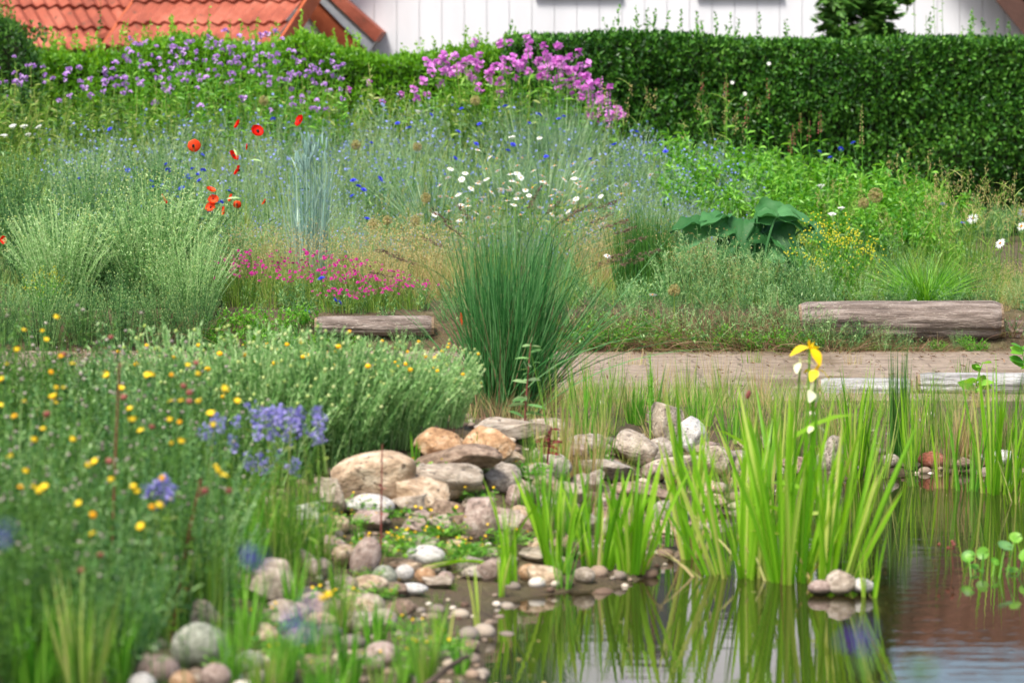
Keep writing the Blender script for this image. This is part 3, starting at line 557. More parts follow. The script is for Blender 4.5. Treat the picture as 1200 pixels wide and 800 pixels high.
ST = [
 ('boulder', 'large smooth tan boulder at the left of the rock pile, above the long white stone', 437, 598, 96, 64, 'tan', .75, .8, .2, 0, 0),
 ('boulder', 'tan rounded boulder joined to the right foot of the largest boulder', 488, 603, 74, 44, 'tan', .85, .8, -.3, 0, .0),
 ('slab', 'flat cream slab sloping right from the largest boulder', 525, 590, 86, 34, 'pale', .95, .8, .2, .12, .03),
 ('boulder', 'rough brown tan rock behind the cream slab, next to the silvery shrub', 512, 547, 54, 42, 'orange', .9, .8, .4, 0, 0),
 ('boulder', 'big rust stained boulder under the ornamental grass', 573, 553, 62, 50, 'orange', .85, .8, -.2, 0, 0),
 ('slab', 'flat pale slab on top of the rock pile below the dry grass', 598, 516, 90, 24, 'pale', .8, .8, .1, 0, 0),
 ('rock', 'pale block at the top right of the rock pile beside the red stem', 640, 520, 48, 28, 'pale', .8, .8, .3, 0, 0),
 ('slab', 'layered grey brown slab in the middle of the rock pile', 535, 572, 90, 30, 'brown', .95, .8, .1, 0, .05),
 ('rock', 'small grey pink rock between the rough brown rock and the layered slab', 528, 550, 38, 18, 'grey', .8, .8, .1, 0, .02),
 ('rock', 'dark grey rock right of the layered slab', 570, 563, 40, 22, 'grey', .8, .8, .5, 0, 0),
 ('rock', 'grey brown block below the rust stained boulder', 588, 580, 42, 34, 'grey', .8, .8, .2, 0, 0),
 ('boulder', 'upright pinkish grey boulder at the right foot of the rock pile', 560, 638, 40, 52, 'pink', .9, .8, .4, 0, 0),
 ('rock', 'dark brown shaded rock under the cream slab', 528, 628, 48, 42, 'brown', .7, .8, .2, 0, 0),
 ('stone', 'long bright white stone below the largest boulder', 430, 606, 66, 26, 'white', .55, .6, .1, 0, 0),
 ('boulder', 'grey tan rock with a pale top left of the largest boulder', 386, 606, 34, 46, 'pale', .8, .8, .1, 0, 0),
 ('rock', 'pinkish brown rock below the long white stone', 432, 624, 44, 22, 'pink', .7, .8, .1, 0, 0),
 ('rock', 'small pink block beside the yellow flowers under the tan boulder', 493, 622, 32, 22, 'pink', .7, .8, .1, 0, 0),
 ('rock', 'pink grey rock right of the upright boulder, behind the iris leaves', 613, 602, 38, 36, 'pink', .6, .8, .1, 0, 0),
 ('rock', 'pale rock in the gap below the pink grey rock, right of the upright boulder', 600, 628, 40, 24, 'pale', .7, .8, .1, 0, 0),
 ('rock', 'brown rock at the right foot of the pile among reed shoots', 628, 640, 40, 34, 'brown', .7, .8, .1, 0, 0),
 ('cobble', 'egg shaped pinkish cobble tilted up left of the yellow flowers', 428, 680, 36, 50, 'pink', .05, .7, .1, .35, 0),
 ('cobble', 'smooth oval bright white cobble in the middle of the pebble shore', 498, 668, 48, 24, 'white', .0, .7, .1, 0, .01),
 ('cobble', 'round grey green cobble left of the small white one', 450, 690, 31, 27, 'green', .0, .8, .1, 0, 0),
 ('cobble', 'small round white cobble between the grey green one and the tan one', 474, 686, 23, 19, 'white', .0, .8, .1, 0, .01),
 ('cobble', 'flat white cobble at the waterline below the small round white one', 482, 699, 40, 14, 'white', .0, .8, .1, 0, 0),
 ('cobble', 'tan cobble under the smooth oval white one', 498, 686, 26, 20, 'orange', .1, .8, .1, 0, 0),
 ('cobble', 'pinkish cobble at the waterline right of the tan one', 522, 689, 22, 18, 'pink', .1, .8, .1, 0, 0),
 ('cobble', 'flat brown cobble just behind the small round white one', 470, 671, 42, 14, 'brown', .1, .8, .1, 0, 0),
 ('cobble', 'pinkish grey five sided cobble at the waterline under the arching leaf', 573, 684, 34, 28, 'pink', .5, .8, .1, 0, 0),
 ('stone', 'small tan stone at the waterline, left of the two pale ones', 620, 682, 26, 20, 'orange', .2, .8, .1, 0, 0),
 ('stone', 'small bluish white stone touching the tan one at the waterline', 641, 683, 20, 13, 'white', .2, .8, .1, 0, 0),
 ('stone', 'rounded cream stone alone at the waterline under the reed shoots', 685, 686, 26, 19, 'pale', .1, .8, .1, 0, 0),
 ('cobble', 'large pale sloping rock in the lower left behind the blurred purple flower', 312, 708, 78, 50, 'pale', .6, .8, .1, .1, 0),
 ('cobble', 'large greenish white cobble in the bottom left corner of the shore', 232, 786, 68, 54, 'green', .2, .8, .1, 0, 0),
 ('cobble', 'pinkish brown cobble left of the large greenish white one', 184, 803, 52, 34, 'pink', .1, .8, .1, 0, 0),
 ('cobble', 'white cobble half cut by the bottom edge of the photo', 166, 818, 34, 28, 'white', .1, .8, .1, 0, 0),
 ('cobble', 'tan cobble at the bottom edge below the large greenish white one', 214, 816, 34, 28, 'orange', .1, .8, .1, 0, 0),
 ('cobble', 'pinkish white cobble at the bottom edge right of the greenish white one', 252, 808, 38, 30, 'pink', .1, .8, .1, 0, 0),
 ('cobble', 'grey green cobble beside the yellow flowers at the bottom edge', 292, 792, 38, 28, 'green', .1, .8, .1, 0, 0),
 ('rock', 'pale tan rock above the large greenish white cobble', 232, 742, 58, 36, 'pale', .6, .8, .1, 0, 0),
 ('rock', 'cream rock right of the dark red stem', 330, 738, 40, 34, 'pale', .6, .8, .1, 0, 0),
 ('rock', 'pinkish rock right of the blurred purple flower', 384, 732, 44, 32, 'pink', .5, .8, .1, 0, 0),
 ('cobble', 'grey pink cobble left of the round grey green one', 402, 698, 36, 22, 'pink', .1, .8, .1, 0, 0),
 ('rock', 'greenish grey sloping rock left of the egg shaped cobble', 362, 634, 56, 44, 'green', .6, .8, .1, 0, 0),
 ('rock', 'brown pink rock under the greenish grey sloping rock', 388, 656, 34, 26, 'pink', .5, .8, .1, 0, 0),
 ('rock', 'pinkish rock left of the brown pink one, half in grass', 350, 668, 34, 26, 'pink', .5, .8, .1, 0, 0),
 ('rock', 'pale rock in the grass above the large sloping rock', 372, 678, 34, 22, 'pale', .5, .8, .1, 0, 0),
 ('rock', 'tan rock left of the bottom yellow flowers', 305, 762, 42, 30, 'tan', .5, .8, .1, 0, 0),
 ('rock', 'pinkish tan rock right of the bottom yellow flowers', 352, 768, 44, 30, 'pink', .5, .8, .1, 0, 0),
 ('rock', 'pale rock near the waterline right of the blurred purple flower', 428, 722, 44, 24, 'pale', .4, .8, .1, 0, 0),
 ('rock', 'brown rock at the waterline below the flat white cobble', 468, 724, 40, 20, 'brown', .4, .8, .1, 0, 0),
 ('boulder', 'tall rounded pale boulder behind the left reed shoots', 780, 522, 42, 48, 'pale', .6, .8, .1, .1, 0),
 ('boulder', 'long grey boulder left of the tall rounded one', 742, 546, 62, 40, 'pale', .8, .8, .3, .25, 0),
 ('rock', 'small grey rock between the long grey boulder and the tall rounded one', 776, 542, 34, 28, 'grey', .4, .8, .1, 0, 0),
 ('rock', 'pale rock right of the tall rounded boulder', 812, 534, 38, 44, 'white', .5, .8, .1, 0, 0),
 ('slab', 'cream slab below the long grey boulder', 786, 566, 74, 30, 'pale', .8, .8, .15, -.15, 0),
 ('rock', 'pale rock right of the cream slab, behind the iris', 840, 560, 46, 36, 'pale', .7, .8, .1, 0, 0),
 ('slab', 'long grey slab left of the cream slab', 708, 566, 70, 26, 'grey', .9, .8, .1, 0, 0),
 ('rock', 'blue grey block left under the long grey slab', 690, 582, 34, 30, 'grey', .7, .8, .1, 0, 0),
 ('rock', 'pale block among reed shoots left of the blue grey block', 664, 596, 40, 30, 'pale', .7, .8, .1, 0, 0),
 ('slab', 'layered brown slab under the cream slab', 748, 598, 80, 30, 'brown', .95, .8, .1, 0, 0),
 ('rock', 'brown grey rock low by the water below the layered slab', 786, 625, 44, 36, 'grey', .8, .8, .1, 0, 0),
 ('rock', 'brown rock low by the water between the reed shoots', 728, 630, 60, 34, 'brown', .8, .8, .1, 0, 0),
 ('rock', 'pale grey rock left of the low brown rock', 684, 625, 40, 26, 'grey', .8, .8, .1, 0, 0),
 ('rock', 'grey brown rock above the small pale shore stones', 655, 655, 46, 28, 'brown', .8, .8, .1, 0, 0),
 ('rock', 'grey stone on the far shore left of the rush clump', 975, 552, 34, 40, 'grey', .5, .8, .1, 0, 0),
 ('rock', 'pinkish rock on the far shore behind the iris', 895, 566, 50, 26, 'pink', .5, .8, .1, 0, 0),
 ('rock', 'brown rock on the far shore behind the iris flower stem', 935, 562, 44, 24, 'brown', .5, .8, .1, 0, 0),
 ('stone', 'grey stone on the far shore below the rush clump', 1044, 549, 22, 16, 'grey', .2, .8, .1, 0, 0),
 ('stone', 'reddish stone on the far shore right of the rush clump', 1093, 550, 34, 20, 'red', .2, .8, .1, 0, 0),
 ('stone', 'brown flat stone on the far shore left of the reddish one', 1068, 551, 24, 10, 'brown', .2, .8, .1, 0, 0),
 ('stone', 'dark stone on the far shore under the dry brown tussock', 1125, 551, 30, 14, 'brown', .2, .8, .1, 0, 0),
 ('stone', 'grey white stone on the far shore at the right edge', 1172, 548, 46, 18, 'white', .3, .8, .1, 0, 0),
 ('stone', 'tan pink stone under the iris clump on its left', 962, 698, 30, 18, 'pink', .3, .8, .1, 0, -.0),
 ('stone', 'highest pinkish stone in the water at the foot of the iris clump', 986, 698, 38, 30, 'pale', .4, .8, .1, 0, 0),
 ('stone', 'whitish stone in the water right of the highest one', 1012, 698, 30, 20, 'white', .4, .8, .1, 0, 0),
]
for q in ST:
    nm, lab, px, pyb, w_, h_, col, kind, dep, rot, roll, lift = q
    grp = WS if nm == 'stone' else CB if nm == 'cobble' else RK
    stone(nm, lab, px, pyb, w_, h_, col, kind, dep, rot+rng.uniform(-.3, .3), .10, lift, roll, grp)
stone('flat_stone', 'flat pale stone just breaking the water right of the iris stones', 1087, 689, 40, 5, 'white', .2, .5, 0, .4, 0, group=WS, Y=12.0)
stone('flat_stone', 'smaller flat pale stone on the water near the round leaved plant', 1116, 688, 16, 5, 'white', .2, .5, 0, .4, 0, group=WS, Y=12.1)

# unremarkable rocks filling the pile
fill = []
_t = 0
while len(fill) < 84 and _t < 6000:
    _t += 1; q = rng.uniform()
    if q < .55: px, py = rng.uniform(470, 660), rng.uniform(520, 690)
    elif q < .85: px, py = rng.uniform(640, 900), rng.uniform(525, 640)
    else: px, py = rng.uniform(330, 470), rng.uniform(620, 800)
    if all((px-a)**2+((py-b)*1.3)**2 > 17**2 for a, b in fill) and pond_sd(*[np.array([v]) for v in pick(px, py)[:2]])[0] > -.02: fill.append((px, py))
for px, py in fill:
    stone('rock', 'plain rock wedged among the larger rocks of the stone bank', px, py, rng.uniform(26, 58), rng.uniform(13, 26), ['grey', 'brown', 'pale', 'pink', 'tan', 'pale', 'tan'][rng.integers(7)], rng.uniform(.6, 1) if px > 450 else .3, .9, rng.uniform(0, 6.28), .3, 0, rng.normal(0, .15), 'plain rocks filling the stone bank')

# pebbles: far too many to count
mb = MB(); prot = [MB().add(stone_mesh(.15, IC2_V)*[1, .8, .6], IC2_F, 0, .5) for _ in range(5)]
N = 7000; x = rng.uniform(-3.2, 3.6, N); y = rng.uniform(8.6, 16.4, N); sd = pond_sd(x, y)
keep = (sd > -.12) & (sd < rng.exponential(.33, N)) | ((sd > 0) & (y < 14.5) & (x > -1.2) & (x < 1.2) & (sd < 1.2) & (rng.uniform(0, 1, N) < .8))
x, y = x[keep], y[keep]; z = gz(x, y); sc = .009+rng.exponential(.009, len(x)); sc = np.clip(sc, .008, .04)
kk = rng.integers(0, 5, len(x))
for i in range(5):
    s_ = kk == i; mb.rep(prot[i], np.stack([x[s_], y[s_], np.maximum(z[s_], -.02)+sc[s_]*.25], -1), sc=sc[s_], dv=rng.uniform(-.5, .5, s_.sum()))
PEB = leafmat('pebble_mix', [(92, 70, 56), (150, 128, 108), (112, 104, 96), (190, 172, 150), (214, 208, 198)], 0, .8)
tag(part('gravel', mb, PEB, smooth=True), 'mixed brown and pale pebbles scattered along the pond shore', 'gravel', kind='stuff')

# ================================================================== foliage materials
F = {}
F['box'] = leafmat('dark_hedge_leaf', [(34, 72, 22), (58, 104, 34), (88, 138, 52), (128, 174, 80)], .26, .4)
F['privet'] = leafmat('bright_shrub_leaf', [(84, 132, 34), (112, 164, 48), (150, 192, 74)], .4)
F['flax'] = leafmat('blue_green_stem', [(78, 114, 80), (118, 154, 110), (158, 186, 148), (184, 202, 158)], .32)
F['grass'] = leafmat('meadow_grass', [(58, 98, 34), (96, 138, 52), (138, 172, 72), (180, 184, 108)], .36)
F['hay'] = leafmat('dry_grass', [(150, 128, 76), (190, 168, 108), (214, 194, 140), (150, 160, 84)], .35, .7)
F['brownhay'] = leafmat('withered_stems', [(92, 62, 46), (130, 98, 74), (168, 140, 108), (110, 120, 62)], .2, .8)
F['herb'] = leafmat('feathery_herb', [(50, 90, 50), (80, 126, 72), (120, 162, 98), (172, 200, 136)], .3)
F['dark'] = leafmat('dark_herb', [(44, 78, 32), (66, 106, 44), (92, 134, 58), (120, 156, 78)], .35)
F['silver'] = leafmat('silvery_green', [(86, 130, 72), (128, 170, 102), (166, 200, 134), (202, 222, 168)], .3)
F['leafy'] = leafmat('bright_leafy', [(62, 120, 36), (102, 160, 52), (148, 198, 84)], .4)
F['acid'] = petalmat('acid_yellow', [(196, 190, 40), (220, 212, 60), (232, 224, 90)])
F['iris'] = leafmat('iris_blade', [(88, 140, 30), (122, 174, 44), (160, 204, 66), (206, 206, 116)], .48, .36)
F['orn'] = leafmat('blue_green_blade', [(36, 82, 40), (58, 112, 58), (88, 142, 80), (132, 176, 118)], .32, .5, 1, .3)
F['rush'] = leafmat('dark_rush', [(42, 84, 34), (62, 108, 44), (88, 134, 56)], .25, .4)
F['wheat'] = leafmat('blue_grey_wheat', [(104, 140, 132), (142, 172, 160), (184, 206, 184)], .3)
F['burdock'] = leafmat('large_leaf', [(44, 88, 46), (68, 118, 66), (98, 150, 96)], .3, .55, 1, .25)
F['yel'] = petalmat('yellow_petal', [(246, 196, 14), (252, 214, 30), (255, 226, 60)])
F['ora'] = petalmat('orange_yellow_petal', [(236, 150, 10), (248, 186, 20), (252, 206, 40)])
F['red'] = petalmat('poppy_red', [(214, 30, 16), (236, 44, 24)], .35)
F['ored'] = petalmat('poppy_orange', [(236, 72, 30), (246, 104, 56)], .35)
F['blue'] = petalmat('cornflower_blue', [(60, 70, 200), (84, 92, 222), (120, 118, 232)])
F['pblue'] = petalmat('flax_blue', [(120, 136, 216), (150, 160, 228), (176, 184, 236)], .3)
F['violet'] = petalmat('speedwell_blue', [(124, 116, 190), (154, 146, 206), (186, 178, 220)])
F['purple'] = petalmat('sage_purple', [(84, 58, 170), (112, 84, 196)])
F['mag'] = petalmat('magenta_petal', [(196, 92, 188), (218, 130, 210), (234, 172, 228)])
F['mauve'] = petalmat('mauve_petal', [(156, 104, 184), (184, 136, 206), (212, 176, 224)])
F['pink'] = petalmat('carmine_petal', [(160, 20, 110), (190, 36, 136), (206, 64, 156)])
F['white'] = petalmat('white_petal', [(236, 234, 226), (248, 246, 240)], .25)
F['cream'] = petalmat('cream_petal', [(232, 232, 180), (244, 242, 208)], .3)
F['bud'] = petalmat('pale_bud', [(158, 178, 96), (186, 198, 126), (206, 212, 150)], .2)
F['greybud'] = petalmat('grey_seed', [(120, 110, 100), (150, 140, 128), (176, 168, 150)], .1)
F['dkbrown'] = petalmat('dark_seedhead', [(76, 58, 50), (104, 82, 70), (134, 110, 92)], .15)
F['wine'] = petalmat('wine_stem', [(96, 28, 34), (126, 44, 48)], .1)
F['rust'] = petalmat('rust_seed', [(128, 70, 62), (160, 96, 84)], .15)
F['tanhead'] = petalmat('tan_seedhead', [(150, 140, 84), (180, 168, 112)], .2)
F['black'] = petalmat('dark_centre', [(24, 16, 20), (44, 34, 36)], 0)
F['bark'] = surfmat('bark', [(58, 48, 40), (96, 82, 68)], 12, 6, .9, .5)
F['deep'] = surfmat('hedge_shade_core', [(26, 34, 16), (44, 52, 26)], 20, 5, 1, .5)  # dark colour stands for the shade inside the hedges

def bedY(py): return 19.4+(360-np.asarray(py, float))*.0212
LM = [(362, 225, 'the wheat tuft'), (600, 380, 'the ornamental grass'), (880, 250, 'the burdock'), (960, 440, 'the yellow irises'),
      (762, 275, 'the rush tuft'), (430, 450, 'the silvery shrub'), (430, 382, 'the grey log'), (1060, 370, 'the broad log'), (230, 20, 'the red roof'),
      (1012, 20, 'the young tree'), (300, 500, 'the violet flowers'), (700, 115, 'the pink spikes'), (520, 570, 'the rock pile'), (620, 215, 'the daisy patch'),
      (270, 190, 'the poppies'), (40, 20, 'the corner roof'), (130, 330, 'the feathery bushes'), (600, 80, 'the magenta flowers'), (1150, 440, 'the silvery log'), (60, 760, 'the corner grass')]
ORD = ['first', 'second', 'third', 'fourth', 'fifth', 'sixth', 'seventh', 'eighth', 'ninth', 'tenth', 'eleventh', 'twelfth', 'thirteenth', 'fourteenth', 'fifteenth', 'sixteenth', 'seventeenth', 'eighteenth', 'nineteenth', 'twentieth']
_used = {}
def autolabels(base, pts, skip=()):
    lab = []
    for px, py in pts:
        c = [q for q in LM if q[2] not in skip]
        q = min(c, key=lambda q: (q[0]-px)**2+((q[1]-py)*1.4)**2)
        dx, dy = px-q[0], py-q[1]
        if abs(dx) < 28 and abs(dy) < 22: d = 'at'
        elif abs(dx) > 2.2*abs(dy): d = 'left of' if dx < 0 else 'right of'
        elif abs(dy) > 2.2*abs(dx): d = 'above' if dy < 0 else 'below'
        else: d = ('upper ' if dy < 0 else 'lower ')+('left of' if dx < 0 else 'right of')
        lab.append(f'{base} {d} {q[2]}')
    out = list(lab)
    for l in set(lab):
        ids = sorted([i for i in range(len(lab)) if lab[i] == l], key=lambda i: pts[i][0])
        if len(ids) > 1:
            for k, i in enumerate(ids): out[i] = l+', '+('leftmost' if k == 0 else 'rightmost' if k == len(ids)-1 else (ORD[k] if k < 20 else ORD[19])+' from left')
    return out
def basept(px, py, Y):
    """ground point whose plant top shows at px,py when it stands at distance Y, and its height"""
    x = wx(px, Y, py); g = max(g1(x, Y), -.12); return np.array([x, Y, g]), wz(py, Y)-g

# ================================================================== hedges, tree, shoots
def hedge(label, px0, px1, Y, depth, z0, topf, n, LL, LW, mat, bump=.06, shootn=60):
    x0, x1 = wx(px0, Y), wx(px1, Y); root = thing('hedge', label, 'hedge', ((x0+x1)/2, Y, z0)); O = np.array([(x0+x1)/2, Y, z0])
    xs = np.linspace(x0+.06, x1-.06, 60); zt = np.array([topf(v) for v in xs])-.035
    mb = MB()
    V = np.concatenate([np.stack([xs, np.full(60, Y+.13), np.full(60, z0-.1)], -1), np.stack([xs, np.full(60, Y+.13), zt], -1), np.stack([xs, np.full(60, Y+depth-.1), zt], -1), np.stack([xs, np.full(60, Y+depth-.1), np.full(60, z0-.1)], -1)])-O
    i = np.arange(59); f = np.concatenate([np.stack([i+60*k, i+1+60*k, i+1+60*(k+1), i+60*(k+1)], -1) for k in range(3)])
    mb.add(V, f); part('shade_core', mb, F['deep'], root)  # plain shell behind the leaves, interior shade put into its colour
    # leaves: front, top, back and ends
    nf = int(n*.62); nt_ = int(n*.22); nb = n-nf-nt_
    x = rng.uniform(x0, x1, nf); tz = np.array([topf(v) for v in np.linspace(x0, x1, 200)]); tx = np.interp(x, np.linspace(x0, x1, 200), tz)
    z = z0+(tx-z0)*rng.uniform(0, 1, nf)**.75; y = Y+.0+rng.exponential(.05, nf)+bump*wav(x*2.3, z*2.3, 0, 1.3)+bump*.35*wav(x*9, z*9, 3, 1.0)-.02
    P1 = np.stack([x, y, z], -1); N1 = np.tile([0, -1, .25], (nf, 1))
    x = rng.uniform(x0, x1, nt_); y = Y+rng.uniform(0, depth, nt_); tx = np.interp(x, np.linspace(x0, x1, 200), tz); z = tx-rng.exponential(.03, nt_)+bump*.5*wav(x*3, y*3, 0, 1.3)
    P2 = np.stack([x, y, z], -1); N2 = np.tile([0, -.15, 1.], (nt_, 1))
    x = rng.uniform(x0, x1, nb); tx = np.interp(x, np.linspace(x0, x1, 200), tz); z = z0+(tx-z0)*rng.uniform(0, 1, nb); y = np.full(nb, Y+depth)
    e = rng.uniform(0, 1, nb) < .3; y = np.where(e, Y+depth*rng.uniform(0, 1, nb), y); x = np.where(e, np.where(rng.uniform(0, 1, nb) < .5, x0, x1), x)
    P3 = np.stack([x, y, z], -1); N3 = np.tile([0, .8, .3], (nb, 1))
    P = np.concatenate([P1, P2, P3])-O; N = np.concatenate([N1, N2, N3])
    D = unit(N*.55+[0, 0, .35]+rng.normal(0, .55, P.shape)); side = unit(np.cross(D, N+rng.normal(0, .45, P.shape)))
    mb = MB(); kites(mb, P, D, LL*rng.uniform(.6, 1.2, len(P)), LW*rng.uniform(.7, 1.1, len(P)), side, 0, np.clip(rng.uniform(-.15, .85, len(P))+.22*wav(P[:, 0]*2.6, P[:, 2]*3.5, P[:, 1], 1)+.35*(rng.uniform(0, 1, len(P)) < .07), 0, 1))
    # young shoots above the top
    for k in range(shootn):
        sx = rng.uniform(x0, x1); sy = Y+rng.uniform(0, .3); h = rng.uniform(.04, .13)*(1 if LL < .035 else 1.8); zz = topf(sx)
        m_ = int(h/.009); s = np.linspace(0, 1, m_)[:, None]; P = np.array([sx, sy, zz-.03])+s*np.array([rng.normal(0, .02), rng.normal(0, .02), h])-O
        kites(mb, P, unit(rng.normal(size=(m_, 3))+[0, 0, .9]), LL*.9*(1-.5*s[:, 0]), LW*.8, None, 0, rng.uniform(.6, 1, m_))
    part('foliage', mb, mat, root); return root
def bumpy(z, a, f): return lambda x: z+a*wav(x*f, 1.3, 0, 1.0)
hedge('long clipped dark green hedge of small leaves in front of the white house', 592, 1420, 26.2, .9, .42,
      lambda x: 1.72+.012*wav(x*3, 0, 0, 1)-(.02 if x < .3 else 0)*0+.05*math.exp(-((x-.75)/.5)**2), 60000, .042, .025, F['box'], .08, 60)
hedge('bright green loose hedge between the purple flowers and the white gable', 318, 604, 26.3, .8, .5,
      lambda x: np.interp(x, [wx(318, 26.3), wx(350, 26.3), wx(400, 26.3), wx(450, 26.3), wx(500, 26.3), wx(600, 26.3)], [1.66, 1.74, 1.62, 1.57, 1.58, 1.66])+.04*wav(x*5, 0, 0, 1), 15000, .05, .023, F['privet'], .10, 46)
hedge('low ragged bright hedge under the red shed roofs', 40, 318, 26.6, .8, .5,
      lambda x: np.interp(x, [wx(40, 26.6), wx(120, 26.6), wx(200, 26.6), wx(318, 26.6)], [1.62, 1.66, 1.72, 1.68])+.06*wav(x*5, 0, 0, 1), 17000, .05, .023, F['privet'], .12, 60)
hedge('darker green shrub hedge at the left edge below the corner roof', -180, 40, 26.0, .9, .5, lambda x: np.interp(x, [wx(-180, 26), wx(10, 26), wx(40, 26)], [1.82, 1.83, 1.6])+.05*wav(x*5, 0, 0, 1), 12000, .045, .024, F['dark'], .10, 40)

def shoot(label, px, pyt, Y, leafL, leafW, mat, nl, cat='shoot', name='leafy_shoot', group=None, lean=0, smat=None, up=.35, pybase=None, prof='leaf', r=.004):
    b, h = basept(px, pyt, Y)
    if pybase is not None: pass
    root = thing(name, label, cat, b, group)
    B = np.zeros((1, 3)); T = np.array([[0., rng.normal(0, .02), h]]); T[0, 0] = 0; B[0, 0] = -lean*h; C = np.array([[-lean*h*.6, 0, h*.55]])
    mb = MB(); stems(mb, B, C, T, r, r*.35, 8, 5); part('stem', mb, smat or mat, root)
    s = rng.uniform(.12 if up < 1 else .3, 1, (1, nl)); P = bez(B[:, None], C[:, None], T[:, None], s)[0]
    D = unit(rng.normal(size=(nl, 3))*[1, 1, .35]+[0, 0, up]); G = np.tile([0, 0, -.3], (nl, 1))
    mb = MB(); ribbons(mb, P, D, leafL*rng.uniform(.6, 1.2, nl)*(1.1-.6*s[0]), leafW*(1.1-.5*s[0]), G, 3, prof, mat=0); part('foliage', mb, mat, root)
    return root
sh = [(1070, -4), (1093, -12), (1085, 18), (1104, -30), (1140, 8), (1128, 30), (1052, 32)]
for (a, b), l in zip(sh, autolabels('thin leafy shoot on the hedge', sh)): shoot(l, a, b, 26.5, .045, .02, F['privet'], 44, group='shoots above the hedge', lean=rng.uniform(-.05, .05))
sh = [(190, 38), (52, 40), (66, 52), (110, 42), (150, 22), (172, 48), (245, 8), (212, 34), (270, 26), (300, 30), (20, 60)]
for (a, b), l in zip(sh, autolabels('leafy shoot before the roofs', sh)): shoot(l, a, b, 26.3, .06, .024, F['privet'], 60, group='shoots in front of the roofs', lean=rng.uniform(-.05, .05))
shoot('dark slim climbing shoot in the gap between the two red roofs', 118, 2, 27.2, .05, .03, F['dark'], 130, lean=.02)
# young tree in front of the white house
tb, _ = basept(1012, 0, 29.0); tr = thing('young_tree', 'young broad leaved tree with drooping dark leaves in front of the white house', 'tree', tb)
mb = MB(); stems(mb, np.zeros((1, 3)), np.array([[.02, 0, 1.2]]), np.array([[0, 0, 3.0]]), .035, .008, 10, 8); part('trunk', mb, F['bark'], tr, smooth=True)
nb = 190; a = rng.uniform(0, 6.283, nb); zb = rng.uniform(1.12, 2.9, nb); ln = .34*np.interp(zb, [1.1, 1.6, 3], [.75, 1, .45])
B = np.stack([0*a, 0*a, zb], -1); T = B+hdir(a)*ln[:, None]+np.array([0, 0, 1])*rng.uniform(.0, .16, nb)[:, None]; Cc = B+(T-B)*.5+[0, 0, .06]
mb = MB(); stems(mb, B, Cc, T, .006, .002, 4, 4); part('branches', mb, F['bark'], tr)
mb = MB(); s = rng.uniform(.2, 1.05, (nb, 26)); P = bez(B[:, None], Cc[:, None], T[:, None], s).reshape(-1, 3)+rng.normal(0, .02, (nb*26, 3))
D0 = unit(rng.normal(size=P.shape)*[1, 1, .3]+[0, 0, -.25]); sd0 = unit(np.cross(D0, np.array([0, 0, 1.])+rng.normal(0, .3, P.shape)))
for off, L_, in ((0, .085), (.75, .07), (-.75, .07), (1.5, .045), (-1.5, .045)):
    D = unit(D0*math.cos(off)+sd0*math.sin(off)); kites(mb, P, D, L_, L_*.5, unit(np.cross(D, np.cross(D0, sd0))), 0, np.repeat(rng.uniform(0, .8, nb), 26))
part('crown', mb, F['dark'], tr)
wr = [(901, 75), (873, 110), (858, 97)]
for (a, b), l in zip(wr, ['white rose bloom in the dark hedge, the largest and highest', 'white rose bloom in the dark hedge, the lowest of three', 'small white rose bloom in the dark hedge, left of the largest']):
    p_ = at(a, b, 26.08); mb = MB(); petals(mb, 5, .015, .016, .5); petals(mb, 5, .010, .012, 1.0); t = thing('rose_bloom', l, 'flower', p_, 'white roses in the hedge', (R(80), 0, 0)); part('petals', mb, F['white'], t); mb = MB(); stems(mb, np.zeros((1, 3)), np.array([[0, 0, -.04]]), np.array([[0, .02, -.1]]), .002, .002); part('stem', mb, F['box'], t)

# ================================================================== the meadow mass (nobody could count it)
def inbed(n, px0, px1, pyf0, pyf1):
    px = rng.uniform(px0, px1, n); lo = np.array([pyf0(v) for v in px]) if callable(pyf0) else np.full(n, pyf0); hi = pyf1
    py = lo+(hi-lo)*rng.uniform(0, 1, n); Y = bedY(py)+rng.normal(0, .12, n); Y = np.maximum(Y, 19.3)
    x = (px-600)*Y/FPX; g = gz(x, Y); z = CAMZ-(py-53)*Y/FPX
    return px, py, x, Y, g, z-g
TOP = lambda px: float(np.interp(px, [-200, 0, 150, 400, 520, 640, 720, 800, 900, 1000, 1060, 1110, 1150, 1200, 1400], [140, 135, 110, 112, 105, 105, 130, 150, 172, 190, 195, 215, 255, 300, 360]))
mb = MB(); pt = MB(); tuft(pt, 20, .06, .40, .5, .0062, .6, .35, 3, mess=.9); pt2 = MB(); tuft(pt2, 22, .05, .34, .5, .003, .6, .35, 3)
for k, (p_, n_) in enumerate(((pt, 1500), (pt2, 900))):
    px, py, x, Y, g, h = inbed(n_, -160, 1400, TOP, 352); s_ = np.clip(h/.38, .45, 1.6); mb.rep(p_, np.stack([x, Y, g-.01], -1), sc=s_, dv=.25*wav(x*1.5, Y*1.5)+.0)
tag(part('meadow_grass', mb, F['grass']), 'mixed green grass filling the flower bed', 'grass', kind='stuff')
def floret(mb, P, r, n=5, mat=1, tilt=.3):
    N = len(P); a = rng.uniform(0, 6.28, N)
    ax = unit(rng.normal(0, .5, (N, 3))+[0, -.35, .8]); u = unit(np.cross(ax, [.3, .2, .9])); v = np.cross(ax, u); va = rng.uniform(0, 1, N)
    for k in range(n):
        th = a+k*6.283/n; D = unit(np.cos(th)[:, None]*u+np.sin(th)[:, None]*v+ax*tilt); sd = unit(np.cross(ax, D)); kites(mb, P, D, r, r*.9, sd, mat, va, .6, 0)
flax = []
